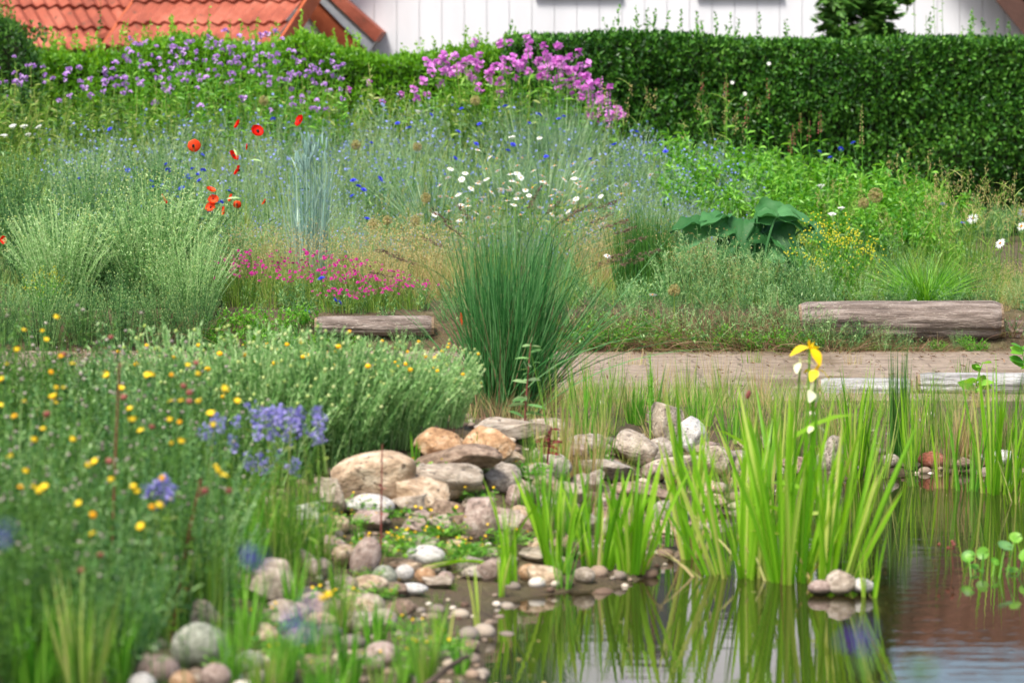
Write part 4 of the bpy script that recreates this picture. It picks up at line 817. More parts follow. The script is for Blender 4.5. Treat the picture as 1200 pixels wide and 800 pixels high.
for _ in range(3):
    p_ = MB(); T = herb(p_, 12, .04, .17, .48, .35, .15, 18, .026, .0048, .15, .8, .0015, straight=.7); T = T[rng.uniform(0, 1, len(T)) < .42]; floret(p_, T, .0085); flax.append(p_)
mb = MB()
for p_ in flax:
    px, py, x, Y, g, h = inbed(400, 60, 880, lambda v: TOP(v)+4, 285); s_ = np.clip(h/.45, .5, 1.5)*rng.uniform(.85, 1.1, len(h)); mb.rep(p_, np.stack([x, Y, g-.01], -1), sc=s_, tilt=rng.normal(0, .12, len(h)), dv=.3*wav(x*1.2+5, Y*1.2))
tag(part('flax_undergrowth', mb, [F['flax'], F['pblue']]), 'haze of blue green flax stems with tiny pale blue flowers across the bed', 'undergrowth', kind='stuff')
mb = MB()
wd = []
for _ in range(2):
    p_ = MB(); herb(p_, 8, .03, .14, .34, .3, .2, 13, .05, .013, .1, .9, .0017); wd.append(p_)
for p_ in wd:
    px, py, x, Y, g, h = inbed(420, -160, 1400, lambda v: TOP(v)+12, 352); s_ = np.clip(h/.36, .45, 1.5)*rng.uniform(.7, 1.05, len(h)); mb.rep(p_, np.stack([x, Y, g-.01], -1), sc=s_, dv=.3*wav(x*1.2+9, Y*1.2+3))
# low growth behind the mound, below the hedge, and on the bank round the pond
n_ = 500; x = rng.uniform(-4.5, 6.5, n_); y = rng.uniform(25.0, 26.1, n_); mb.rep(wd[0], np.stack([x, y, gz(x, y)], -1), sc=rng.uniform(.5, .9, n_))
n_ = 260; x = rng.uniform(-4.5, 6.5, n_); y = rng.uniform(19.15, 19.6, n_); mb.rep(wd[1], np.stack([x, y, gz(x, y)-.05], -1), sc=rng.uniform(.4, .8, n_))
tag(part('meadow_weeds', mb, F['herb']), 'leafy green weeds between the meadow flowers', 'weeds', kind='stuff')
mb = MB(); n_ = 2600; x = rng.uniform(-4.5, 6.5, n_); y = rng.uniform(7.5, 16.5, n_); sd = pond_sd(x, y)
wgt = np.where(x < -1.25+.11*(y-9), .55, .0)+np.where((y > 15.5) & (y < 16.6), .9, 0)+np.where((y > 13.9) & (y < 16.5), .5, 0)
k_ = (sd > .05) & (rng.uniform(0, 1, n_) < wgt); mb.rep(pt2, np.stack([x[k_], y[k_], gz(x[k_], y[k_])-.01], -1), sc=rng.uniform(.35, .8, k_.sum()))
n_ = 900; x = rng.uniform(-1, 1.0, n_); y = rng.uniform(9.6, 15, n_); sd = pond_sd(x, y); k_ = (sd > .1)&(rng.uniform(0, 1, n_) < .14); mb.rep(pt2, np.stack([x[k_], y[k_], gz(x[k_], y[k_])], -1), sc=rng.uniform(.2, .42, k_.sum()))
n_ = 800; x = rng.uniform(-4, 5, n_); y = rng.uniform(15.35, 16.75, n_); k_ = pond_sd(x, y) > .02; mb.rep(pt2, np.stack([x[k_], y[k_], gz(x[k_], y[k_])], -1), sc=rng.uniform(.2, .75, k_.sum())*np.where(y[k_] > 16.4, .45, 1))
n_ = 2400; x = rng.uniform(-3, 4.5, n_); y = rng.uniform(8.5, 16.5, n_); s_ = pond_sd(x, y); k_ = (s_ > -.03) & (s_ < rng.exponential(.16, n_)); mb.rep(wd[0], np.stack([x[k_], y[k_], gz(x[k_], y[k_])-.01], -1), sc=rng.uniform(.08, .28, k_.sum()))
BG = mb; mb = MB(); n_ = 900; x = rng.uniform(-3, 5, n_); y = rng.uniform(14, 16.8, n_); k_ = pond_sd(x, y) > .02; mb.rep(pt2, np.stack([x[k_], y[k_], gz(x[k_], y[k_])], -1), sc=rng.uniform(.2, .6, k_.sum())*np.where(y[k_] > 16.4, .5, 1)); tag(part('straw', mb, F['hay']), 'dry straw coloured grass between rocks and path', 'grass', kind='stuff'); mb = BG
tag(part('bank_grass', mb, F['grass']), 'short grass on the bank between the stones and the path', 'grass', kind='stuff')

# ================================================================== bushy plants of the bed
def bush_proto(name, label, cat, build, mats, group=None):
    """build(mbs) fills one collector per part"""
    root = thing(name, label, cat, (0, 0, -50), group)
    return root
def place_set(name, cat, group, spots, protos, base, H0, skip=(), labels=None):
    """protos: list of functions(root) that give a root its parts; spots: (px, pytop, Y)"""
    labels = labels or autolabels(base, [(s[0], s[1]) for s in spots], skip); made = []
    for i, s in enumerate(spots):
        b, h = basept(*s[:3]); sc = h/H0; k = i % len(protos)
        if i < len(protos):
            root = thing(name, labels[i], cat, b, group, (0, 0, 0), sc); protos[k](root); made.append(root)
        else:
            copy_tree(made[k], b, rng.uniform(0, 6.28), sc, labels[i], group)
# feathery herb bushes with pale buds
def P_feather(n=110, Rr=.36, H=.7, mat='herb', buds=True):
    def f(root):
        mb = MB(); T = herb(mb, n, .14, Rr, H, .40, .25, 40, .028, .0085, .15, .8, .0022, straight=.6); part('foliage', mb, F[mat], root)
        if buds: mb = MB(); ball(mb, T[:int(n*.7)]+rng.normal(0, .006, (int(n*.7), 3)), .0048, .8, 5, 3); tag(part('buds', mb, F['bud'], root), kind='stuff')
    return f
sp = [(20, 205, 20.6), (95, 190, 20.7), (165, 190, 20.8), (226, 196, 20.9), (100, 236, 19.65), (165, 206, 19.7), (210, 226, 19.7), (-50, 230, 20.2), (40, 250, 19.9), (120, 232, 19.8), (190, 240, 19.75), (-20, 290, 19.5), (75, 290, 19.45), (150, 278, 19.42), (212, 290, 19.45), (-40, 318, 19.05), (5, 322, 19.05), (52, 318, 19.0), (98, 322, 19.05), (142, 316, 19.0), (188, 322, 19.05), (228, 330, 19.0), (20, 165, 22), (110, 160, 22.2), (185, 160, 22.4), (270, 250, 20.4), (-90, 200, 21)]
place_set('feathery_bush', 'shrub', 'feathery green bushes with pale buds', sp, [P_feather(), P_feather(100, .33)], 'feathery bush with pale buds', .68, ('the big feathery bushes',))
place_set('rounded_bush', 'shrub', None, [(182, 196, 19.5), (70, 222, 19.4), (225, 262, 19.2)], [P_feather(190, .36, .68, 'silver')], '', .68, labels=['large rounded grey green bush left of the carmine flowers', 'rounded grey green bush near the left edge behind the yellow buttons', 'small rounded grey green bush touching the carmine flowers'])
# leafy yellow green plants low in front of the bed
sp = [(262, 372, 19.0), (300, 366, 18.98), (338, 372, 18.98), (372, 382, 18.95), (410, 388, 18.95), (690, 366, 18.95), (728, 372, 18.95), (765, 368, 18.95), (802, 374, 18.95), (840, 370, 18.95), (880, 376, 18.95), (915, 372, 18.93), (955, 380, 18.93), (1140, 386, 18.95), (255, 352, 19.1), (290, 345, 19.1), (325, 350, 19.1), (355, 345, 19.15), (700, 352, 19.1), (735, 362, 19.0), (770, 356, 19.05), (665, 360, 19.0), (1100, 392, 18.95), (1020, 398, 18.95), (1150, 396, 18.95)]
def P_low(root):
    mb = MB(); herb(mb, 26, .06, .16, .22, .3, .3, 14, .035, .015, .2, .9, .0015); part('foliage', mb, F['leafy'], root)
place_set('leafy_plant', 'plant', 'low leafy plants at the foot of the bed', sp, [P_low], 'low leafy plant', .24)
# bright lance leaved plants on the right
sp = []
for px in range(790, 1125, 19):
    for k in range(3):
        t = TOP(px)+k*26+rng.uniform(-12, 8); 
        if px < 850 and k == 0 and rng.uniform() < .5: continue
        sp.append((px+rng.uniform(-8, 8), t, float(bedY(t))-.15))
def P_lance(root):
    mb = MB(); T = herb(mb, 14, .05, .18, .55, .25, .22, 30, .095, .022, .2, .85, .0028, prof='leaf', straight=.7, shrink=.35); part('foliage', mb, F['leafy'], root)
place_set('lance_leaved_plant', 'plant', 'bright green lance leaved plants on the right of the bed', sp, [P_lance, P_lance], 'bright lance leaved plant', .53)
# rush and grass tussocks in the bed
def P_tuft(n, r0, L, W, out, sag, mat, **k):
    def f(root):
        mb = MB(); tuft(mb, n, r0, L, k.get('lvar', .35), W, out, sag, 4, lean=k.get('lean', (0, 0))); part('blades', mb, F[mat], root)
    return f
place_set('rush_tuft', 'grass', None, [(742, 232, 20.2), (775, 240, 20.1), (760, 226, 20.4)], [P_tuft(300, .09, .55, .004, .25, .08, 'rush')], '', .54, labels=['dark green rush tuft right of the daisies, its left part', 'dark green rush tuft beside the burdock leaves', 'dark green rush tuft right of the daisies, its tallest part'])
place_set('grass_mound', 'grass', None, [(1085, 285, 19.5), (1130, 300, 19.6)], [P_tuft(420, .05, .42, .0045, 1.5, .5, 'leafy'), P_tuft(420, .05, .34, .003, 1.0, .35, 'rush')], '', .34, labels=['rounded bright green tussock leaning on the broad log', 'fine dark green tussock right of the bright one above the log end'])
place_set('spiky_grass', 'grass', None, [(640, 165, 22.6), (590, 170, 22.8), (505, 190, 22.2), (660, 110, 24.0), (620, 112, 24.1)], [P_tuft(260, .05, .6, .006, .8, .3, 'flax')], '', .52, labels=['spiky blue green grass fan behind the daisies, right', 'spiky blue green grass fan behind the daisies, middle', 'spiky blue green grass fan left of the daisies', 'fine green tussock below the magenta flowers, right', 'fine green tussock below the magenta flowers, left'])
# wheat
b, h = basept(362, 166, 20.5); root = thing('wheat_tuft', 'tall stiff tuft of blue grey wheat beside the poppies', 'grass', b)
mb = MB(); tuft(mb, 56, .09, h*1.0, .35, .0075, .2, .04, 4); herb(mb, 34, .09, .12, h, .2, .1, 3, .2, .007, .3, .35, .0022, prof='grass', shrink=.1); part('blades', mb, F['wheat'], root)
mb = MB(); T = hdir(rng.uniform(0, 6.28, 34))*(rng.uniform(.01, .12, 34))[:, None]; T[:, 2] = h*rng.uniform(.82, 1.03, 34)
ball(mb, [[0, 0, 0]], .0075, 4.5, 5, 5); awn = np.tile([0, 0, .02], (6, 1)); ribbons(mb, awn, unit(rng.normal(0, .22, awn.shape)+[0, 0, 1]), .06, .0012, None, 1); me = mb.mesh('ear', F['wheat'])
for q in T: link('ear', me, root, q, (rng.normal(0, .15), rng.normal(0, .15), rng.uniform(0, 6)))
# dry airy tussocks
def P_hay(root):
    mb = MB(); Tp, _ = tuft(mb, 90, .07, .36, .5, .0022, .6, .3, 3); n = len(Tp)
    P = np.repeat(Tp, 6, 0)+rng.normal(0, .018, (n*6, 3)); kites(mb, P, unit(rng.normal(size=P.shape)), .011, .0045); part('blades', mb, F['hay'], root)
sp = [(448, 250, 20.2), (470, 262, 20.0), (500, 250, 20.1), (425, 262, 20.0), (525, 258, 20), (455, 285, 19.6), (490, 290, 19.6), (430, 292, 19.6), (1165, 300, 19.5), (1195, 310, 19.4), (1220, 300, 19.6), (1150, 330, 19.4), (800, 255, 20.3), (835, 262, 20.1), (815, 285, 19.8), (720, 250, 20.7), (690, 238, 21), (540, 285, 19.7), (390, 275, 20), (300, 262, 20.2), (330, 270, 20.1), (1180, 345, 19.3), (345, 255, 20.3), (868, 300, 19.7), (700, 275, 20.3), (735, 262, 20.5)]
place_set('dry_grass_tuft', 'grass', 'pale dry airy grass tufts in the bed', sp, [P_hay, P_hay], 'airy straw coloured grass tuft', .35)
# tall seeding grasses
def P_seed(root):
    mb = MB(); T = herb(mb, 11, .05, .2, .62, .3, .2, 3, .16, .005, .1, .6, .0013, prof='grass', straight=.7); P = np.repeat(T, 16, 0); P = P+rng.normal(0, .006, P.shape)-np.array([0, 0, 1])*rng.uniform(0, .09, len(P))[:, None]
    part('stalks', mb, F['grass'], root); mb = MB(); kites(mb, P, unit(rng.normal(0, .5, P.shape)+[0, 0, 1]), .013, .004); tag(part('seed_heads', mb, F['hay'], root), kind='stuff')
sp = [(1085, 165, 21.5), (1105, 185, 21), (1130, 195, 20.8), (1150, 190, 20.8), (1170, 215, 20.5), (1188, 200, 20.5), (1118, 215, 20.5), (1145, 230, 20.2), (1210, 225, 20.3), (1235, 240, 20), (725, 88, 24), (850, 95, 23.8), (980, 200, 21.6), (560, 235, 20.8), (480, 215, 21), (1060, 230, 20.4), (900, 300, 19.7), (860, 312, 19.6), (840, 330, 19.4), (925, 318, 19.5), (960, 305, 19.5), (1000, 312, 19.5), (880, 335, 19.35), (810, 320, 19.4), (1035, 320, 19.4)]
place_set('seeding_grass', 'grass', 'tall seeding grasses', sp, [P_seed, P_seed], 'tall seeding grass', .58)
# grey green tall herbs above the log
def P_grey(root):
    mb = MB(); herb(mb, 26, .08, .22, .42, .3, .25, 20, .045, .007, .15, .85, .002); part('foliage', mb, F['silver' if rng.uniform() < .3 else 'herb'], root)
sp = [(700, 330, 19.35), (735, 325, 19.3), (830, 318, 19.35), (870, 322, 19.3), (905, 330, 19.3), (940, 318, 19.35), (975, 322, 19.3), (1010, 318, 19.4), (1045, 320, 19.3), (790, 330, 19.35), (800, 300, 19.8), (890, 292, 19.9), (840, 300, 19.9), (960, 290, 19.9), (1010, 280, 20), (1050, 275, 20.1), (920, 270, 20.2), (680, 300, 19.9), (1155, 318, 19.45), (785, 285, 19.75), (812, 280, 19.7), (842, 284, 19.7), (872, 292, 19.65), (902, 300, 19.6), (935, 296, 19.6), (965, 302, 19.55), (820, 345, 19.2), (855, 350, 19.15), (890, 350, 19.15), (925, 345, 19.15), (700, 350, 19.2), (740, 350, 19.2), (775, 348, 19.2), (800, 268, 19.85), (822, 262, 19.9), (848, 270, 19.8), (866, 276, 19.8), (892, 284, 19.8), (925, 280, 19.8), (946, 270, 19.9), (952, 366, 18.98), (975, 364, 18.98), (1000, 372, 18.97), (1035, 376, 18.97), (1125, 384, 18.97), (395, 384, 18.97), (432, 388, 18.96), (372, 376, 19.0), (690, 352, 19.0), (715, 358, 18.98), (745, 354, 19.0), (772, 360, 18.98), (800, 356, 19.0), (830, 362, 18.98), (862, 356, 19.0), (895, 364, 18.98), (925, 356, 18.98), (945, 350, 18.98), (968, 354, 18.97), (1012, 366, 18.97), (1060, 378, 18.97), (470, 380, 18.98), (490, 386, 18.97), (345, 372, 19.0), (312, 372, 19.0), (990, 345, 19.2), (1120, 330, 19.4), (1190, 330, 19.4), (1225, 330, 19.4), (1060, 330, 19.3), (655, 330, 19.3), (620, 335, 19.3), (520, 345, 19.2), (550, 340, 19.2)]
place_set('grey_green_herb', 'plant', 'grey green herbs above the logs', sp, [P_grey, P_grey, P_grey], 'grey green herb', .40)
# withered stems hanging over the logs
def P_with(root):
    mb = MB(); tuft(mb, 110, .13, .34, .5, .0042, 1.1, .95, 5, lean=(0, -.8)); part('stems', mb, F['brownhay'], root)
    mb = MB(); herb(mb, 10, .08, .2, .16, .3, .2, 10, .03, .011, .2, .9, .0015); part('foliage', mb, F['herb'], root)
sp = [(x_, 352+rng.uniform(-4, 6), 19.12) for x_ in (668, 700, 734, 770, 806, 838, 868, 902, 936, 970)]+[(1006, 384, 18.98), (1040, 386, 18.97), (1072, 388, 18.97), (600, 352, 19.12), (560, 354, 19.1), (684, 362, 19.0), (720, 366, 19.0), (752, 362, 19.0), (790, 366, 19.0), (822, 362, 19.0), (852, 366, 19.0), (886, 364, 19.0), (918, 368, 19.0), (950, 372, 18.96), (985, 376, 18.95), (1100, 390, 18.95), (240, 356, 19.1), (205, 356, 19.1), (1190, 360, 19.1)]
place_set('withered_stems', 'plant', 'withered stems hanging over the bed edge', sp, [P_with, P_with], 'tangle of withered stems', .2)
# burdock
b, h = basept(885, 262, 20.0); root = thing('burdock', 'burdock plant with huge blue green leaves in the middle of the bed', 'plant', b)
def bigleaf(P0, D, L_, W_, droop, var):
    n, m_ = 12, 9; s = np.linspace(0, 1, n+1); t = np.linspace(-1, 1, m_); wp = np.sin(np.pi*np.clip(s*.88+.10, 0, 1))**.65*(1-.25*s)
    wp[-1] = .03
    side = unit(np.cross(D, [0, 0, 1.])); up = np.cross(side, D); ro = -np.sign(side[1])*rng.uniform(.1, 1.3); side, up = math.cos(ro)*side-math.sin(ro)*up, math.cos(ro)*up+math.sin(ro)*side
    S, T = np.meshgrid(s, t, indexing='ij'); ww = wp[:, None]*T*W_/2*(1+.06*np.sin(S*23+T))
    ph = rng.uniform(0, 6)
    zz = -droop*S**2*L_+.16*W_*np.abs(T)**1.2*wp[:, None]+.07*W_*np.sin(S*14+ph)*np.abs(T)**1.5+.04*W_*np.sin(T*9+S*5+ph)
    V = P0+S[..., None]*D*L_+ww[..., None]*side+zz[..., None]*up
    i, j = np.meshgrid(np.arange(n), np.arange(m_-1), indexing='ij'); F_ = np.stack([i*m_+j, (i+1)*m_+j, (i+1)*m_+j+1, i*m_+j+1], -1).reshape(-1, 4)
    mb = MB(); mb.add(V.reshape(-1, 3), F_, 0, var); return mb
for (px, py, dx, dy, dz, L_, W_) in [(q[0], q[1]+9)+q[2:] for q in [(800, 248, -1, -.5, .12, .26, .2), (832, 242, -.5, -.7, .1, .3, .22), (905, 236, .5, -.7, .25, .30, .24), (925, 236, 1, -.2, .2, .34, .2), (895, 262, -.1, -1, -.05, .28, .24), (925, 268, .6, -.8, .0, .28, .22), (905, 285, .3, -1, -.2, .24, .2), (945, 236, 1, .1, .15, .3, .16), (845, 256, -.6, -.8, -.1, .24, .2), (812, 262, -.6, -.9, -.25, .26, .2), (880, 282, -.2, -1, -.35, .26, .22), (935, 292, .4, -1, -.3, .24, .2), (915, 262, .2, -1, -.45, .3, .26), (850, 280, -.4, -1, -.3, .22, .18), (960, 262, .7, -.8, -.2, .2, .16), (870, 262, -.1, -1, -.5, .26, .24)]]:
    Pt = at(px, py, 20.0)-b; D = unit(np.array([dx, dy, dz])); P0 = Pt-D*L_*.5
    lf = part('leaf', bigleaf(P0, D, L_*.72, W_*.74, rng.uniform(.3, .9), rng.uniform()), F['burdock'], root, smooth=True)
    mb = MB(); stems(mb, np.array([[rng.normal(0, .03), rng.normal(0, .03), 0]]), np.array([P0*[.5, .5, .8]]), P0[None], .008, .005, 6, 5); link('stalk', mb.mesh('stalk', F['burdock']), lf)
# yellow lady's mantle, yellow herb and golden patch
def P_yel(root):
    mb = MB(); T = herb(mb, 26, .06, .2, .34, .35, .3, 9, .03, .012, .15, .9, .0016); part('foliage', mb, F['leafy'], root)
    mb = MB(); P = np.repeat(T, 16, 0)+rng.normal(0, .016, (26*16, 3)); k_ = rng.uniform(0, 1, len(P)) < .35; ball(mb, P[k_], .0034, 1, 4, 3); tag(part('blossom', mb, F['acid'], root), kind='stuff')
place_set('yellow_flowered_herb', 'plant', None, [(955, 262, 19.9), (975, 250, 20.0), (990, 272, 19.8), (48, 313, 19.2), (395, 412, 15.8)], [P_yel], '', .33,
          labels=['airy yellow flowered herb right of the burdock, its lower left plant', 'airy yellow flowered herb right of the burdock, the highest plant', 'airy yellow flowered herb right of the burdock, its right hand plant', 'yellow flowered herb at the left edge between the feathery bushes', 'small yellow flowered herb beside the grey left log'])

# ================================================================== single flowers: a stem of its own under a shared head
def flower(name, label, cat, px, py, Y, heads, group, smat, r=.0016, nl=4, leafL=.05, leafW=.006, lean=None, size=1.0, face=0.0, headname='flower_head', prof='grass', h=None):
    b, hh = basept(px, py, Y); root = thing(name, label, cat, b, group)
    l = rng.uniform(-.12, .12, 2)*hh if lean is None else np.array(lean)*hh
    b2 = b-[l[0], l[1], 0]; b2[2] = max(g1(b2[0], b2[1]), -.12); root.location = b2; hh = b[2]+hh-b2[2]
    B = np.zeros((1, 3)); T = np.array([[l[0], l[1], hh]]); C = np.array([[l[0]*.2, l[1]*.2, hh*.6]])
    mb = MB(); stems(mb, B, C, T, r, r*.7, 6, 4)
    if nl:
        s = rng.uniform(.05, .85, (1, nl)); P = bez(B[:, None], C[:, None], T[:, None], s)[0]; D = unit(rng.normal(size=(nl, 3))*[1, 1, .2]+[0, 0, .8]); ribbons(mb, P, D, leafL*rng.uniform(.5, 1.2, nl), leafW, np.tile([0, 0, -.3], (nl, 1)), 3, prof)
    part('stem', mb, smat, root)
    hs = heads if isinstance(heads, list) else [heads]
    for nm, me in hs:
        link(nm, me, root, T[0], (face+rng.normal(0, .22), rng.normal(0, .22), rng.uniform(0, 6.28)), size*rng.uniform(.88, 1.12))
    return root
def mk(nm, f, mats, smooth=False):
    mb = MB(); f(mb); return (nm, mb.mesh(nm, mats, smooth))
# poppies
def petal_cup(mb, n, r, h, wide=1.15, ph=0):
    for k in range(n):
        a0 = ph+k*6.283/n; m_, q = 7, 6; t = np.linspace(-1, 1, m_); s = np.linspace(.05, 1, q); S, T = np.meshgrid(s, t, indexing='ij')
        an = a0+T*wide*(3.14/n)*(.5+.5*np.sqrt(S)); rr = r*np.sin(S*1.35)*(1-.12*T**2)*(1+.05*np.sin(T*9+k)*S); z = h*(S**2.2)*(1-.22*T**2)+.06*r*np.sin(T*8+k*2)*S
        V = np.stack([rr*np.cos(an), rr*np.sin(an), z], -1).reshape(-1, 3); i, j = np.meshgrid(np.arange(q-1), np.arange(m_-1), indexing='ij')
        mb.add(V, np.stack([i*m_+j, (i+1)*m_+j, (i+1)*m_+j+1, i*m_+j+1], -1).reshape(-1, 4), 0, rng.uniform())
def poppyhead(mat):
    def f(mb): petal_cup(mb, 2, .037, .010, 1.35, .3); petal_cup(mb, 2, .033, .016, 1.3, 1.9)
    return [mk('petals', f, F[mat], True), mk('centre', lambda mb: ball(mb, [[0, 0, .006]], .0085, .7, 9, 5), F['black'], True)]
PR, PO = poppyhead('red'), poppyhead('ored')
pop = [(228, 171, 1.15, 'large open orange red poppy, the biggest, left of the others', 1), (279, 146, .85, 'red poppy at the top, left of the two upper ones', 0), (301, 154, 1.1, 'wide red poppy at the top beside the upper left one', 0), (352, 142, .95, 'red poppy highest on the right, above the wheat tuft', 0), (290, 172, .5, 'small half open red poppy between the upper and lower pairs', 0),
 (273, 183, .95, 'red poppy just below the small half open one', 0), (279, 200, .95, 'dark red poppy lowest of the upper group', 0), (191, 234, .85, 'round red poppy alone at the far left of the cornflowers', 0), (247, 223, .75, 'orange red poppy at the top of the lower cluster', 1), (250, 234, .85, 'wide orange red poppy in the middle of the lower cluster', 1), (247, 243, .8, 'orange red poppy lowest in the lower cluster', 1),
 (263, 247, .7, 'faded orange poppy below right of the lower cluster', 1), (271, 232, .7, 'faded orange poppy right of the lower cluster, upper one', 1), (278, 240, .7, 'faded orange poppy rightmost in the lower cluster', 1), (310, 237, .6, 'small orange poppy alone between the lower cluster and the wheat', 1), (5, 281, .6, 'small red poppy alone at the left edge', 0)]
for px, py, s_, lab, c in pop:
    flower('poppy', lab, 'poppy', px, py, 20.6 if px > 20 else 19.6, PO if c else PR, 'poppies', F['herb'], .0016, 4, .07, .012, size=s_, face=R(60), prof='leaf')
def cornhead(mb):
    for k, (n, t, L_) in enumerate(((9, .25, .022), (7, .7, .018), (5, 1.2, .013))):
        a = np.arange(n)*6.283/n+k; D = hdir(a)*math.cos(t); D[:, 2] = math.sin(t); kites(mb, np.zeros((n, 3)), D, L_, .011, hdir(a+1.57), 0, None, .8, 0)
CH = [mk('flower_head', cornhead, F['blue']), mk('bud_cup', lambda mb: ball(mb, [[0, 0, -.005]], .006, 1.4, 6, 4), F['herb'])]
cf = [(93, 210), (129, 152), (177, 213), (197, 200), (178, 220), (194, 226), (201, 243), (209, 232), (213, 221), (226, 198), (234, 212), (238, 200), (222, 210), (195, 193), (268, 225), (259, 238), (246, 249), (234, 241), (237, 182), (219, 206), (231, 205), (190, 218), (537, 155), (541, 128), (562, 146), (533, 186), (558, 169), (592, 125), (620, 145), (655, 140), (661, 137), (595, 177), (601, 170), (640, 184), (692, 187), (746, 155), (720, 170), (413, 230), (420, 219), (445, 210), (466, 145), (430, 257), (426, 223), (414, 212), (435, 168), (1138, 258), (1105, 240), (1128, 262), (973, 185), (1000, 168), (985, 175), (960, 178), (392, 352), (398, 355), (377, 327), (360, 366), (150, 200), (320, 140), (480, 150), (505, 135), (632, 135), (780, 178)]
for (px, py), l in zip(cf, autolabels('deep blue cornflower', cf)):
    flower('cornflower', l, 'cornflower', px, py, float(max(bedY(py+25), 19.5)) if py < 300 else 19.25, CH, 'cornflowers', F['silver'], .0013, 5, .07, .004, size=.95 if py > 190 else .85, face=R(30))
DW = [mk('petals', lambda mb: petals(mb, 16, .021, .006, .05, sag=-.15, r0=.005, nseg=2), F['white']), mk('centre', lambda mb: ball(mb, [[0, 0, .001]], .0068, .55, 7, 4), F['ora'])]
dc = [(float(590+rng.normal()*42), float(222+rng.normal()*22)) for _ in range(30)]+[(float(668+rng.normal()*24), float(222+rng.normal()*14)) for _ in range(14)]+[(574, 184), (612, 185), (570, 198), (598, 204), (583, 200), (528, 198), (525, 208), (545, 203), (541, 210), (600, 212), (606, 203), (562, 213), (515, 217), (552, 221), (560, 215), (537, 228), (530, 232), (576, 225), (616, 222), (624, 220), (620, 229), (607, 227), (540, 240), (594, 235), (526, 247), (558, 249), (543, 243), (492, 251), (510, 251), (572, 255), (556, 256), (565, 236), (650, 194), (662, 211), (673, 209), (680, 213), (688, 221), (695, 211), (704, 230), (650, 222), (656, 225), (646, 229), (667, 235), (675, 233), (672, 238), (646, 241), (633, 243), (690, 247), (656, 253), (728, 227), (565, 278), (580, 275), (635, 268), (716, 244), (587, 221), (548, 233), (612, 232), (602, 240), (590, 215), (640, 215), (712, 300), (735, 258), (637, 312), (625, 200), (578, 242), (570, 210), (1172, 285), (1140, 256), (1197, 265), (1199, 249), (762, 205), (765, 345)]
for (px, py), l in zip(dc, autolabels('white oxeye daisy', dc, ('the daisy patch',))):
    Y = float(max(bedY(py+30), 19.4)) if py < 300 else 19.2
    flower('daisy', l, 'daisy', px, py, Y, DW, 'oxeye daisies', F['grass'], .0014, 4, .05, .009, size=.85 if px < 1100 else 1.2, face=R(24) if px < 1100 else R(60), prof='leaf')
# clusters of four petalled flowers (mauve and magenta)
def clus(n, R_, r, mat):
    def f(mb):
        P = unit(rng.normal(size=(n, 3))+[0, 0, .35])*R_*rng.uniform(.6, 1, (n, 1))*[1, 1, .9]; floret(mb, P, r, 4, 0, .1)
    return mk('flower_cluster', f, F[mat])
CM = [clus(17, .026, .0135, 'mag') for _ in range(3)]; CV = [clus(15, .022, .011, 'mauve') for _ in range(3)]
mg = [(float(600+rng.normal()*55), float(78+rng.normal()*15)) for _ in range(34)]+[(float(x_+rng.normal()*7), float(60+(x_-640)*.75+rng.normal()*12)) for x_ in range(650, 715, 3)]+[(555, 50), (598, 50), (618, 47), (622, 53), (655, 54), (620, 62), (500, 72), (512, 74), (518, 65), (522, 76), (505, 86), (495, 95), (485, 105), (538, 78), (530, 88), (545, 72), (562, 76), (560, 82), (580, 78), (590, 70), (600, 68), (610, 80), (595, 83), (618, 85), (630, 72), (635, 82), (640, 90), (652, 70), (655, 80), (668, 68), (677, 62), (665, 82), (670, 92), (650, 95), (688, 88), (676, 100), (684, 106), (690, 98), (680, 115), (694, 108), (720, 135), (728, 136), (724, 128), (655, 105), (640, 64), (573, 88), (550, 90), (408, 106), (432, 97), (448, 120), (470, 112), (515, 98), (500, 112), (488, 116), (668, 110), (645, 78), (606, 92), (585, 96)]
for i, ((px, py), l) in enumerate(zip(mg, autolabels('magenta flower cluster', mg, ('the magenta flowers',)))):
    flower('magenta_flower', l, 'flower', px, py, float(np.interp(px, [480, 730], [24.9, 24.6]))-rng.uniform(0, .5), CM[i % 3], 'tall magenta flowers at the top of the bed', F['leafy'], .0022, 12, .07, .014, size=1.1 if px > 480 else .9, prof='leaf')
mv = []
while len(mv) < 190:
    px = rng.uniform(150, 402); py = rng.normal(82, 20)-(px > 200)*(px < 340)*12+(px > 360)*22
    if rng.uniform() < .22: px = rng.uniform(-20, 150); py = rng.normal(92, 15)
    if 34 < py < 132 and all((px-a)**2+(py-b)**2 > 22 for a, b in mv): mv.append((float(px), float(py)))
for i, ((px, py), l) in enumerate(zip(mv, autolabels('mauve flower cluster', mv))):
    flower('mauve_flower', l, 'flower', px, py, 24.9-(py-40)*.008-rng.uniform(0, .3), CV[i % 3], 'tall mauve flowers at the top left of the bed', F['dark' if px < 150 else 'leafy'], .0022, 14, .07, .013, size=rng.uniform(.6, 1.1), prof='leaf')
# green stems of the same plants behind: leafy plants along the crest
sp = [(px+rng.uniform(-9, 9), 85+rng.uniform(-14, 24)+(10 if px > 640 else 0), 24.7+rng.uniform(-.5, .4)) for px in range(-40, 700, 20)]+[(px+rng.uniform(-9, 9), 106+rng.uniform(-8, 24), 24.0+rng.uniform(-.3, .3)) for px in range(-30, 260, 26)]
def P_crest(root):
    mb = MB(); herb(mb, 16, .08, .2, .6, .35, .25, 26, .06, .012, .15, .85, .0024, prof='leaf', shrink=.4); part('foliage', mb, F['grass'], root)
place_set('tall_leafy_plant', 'plant', 'tall leafy plants along the crest of the bed', sp, [P_crest, P_crest], 'tall leafy plant', .57)
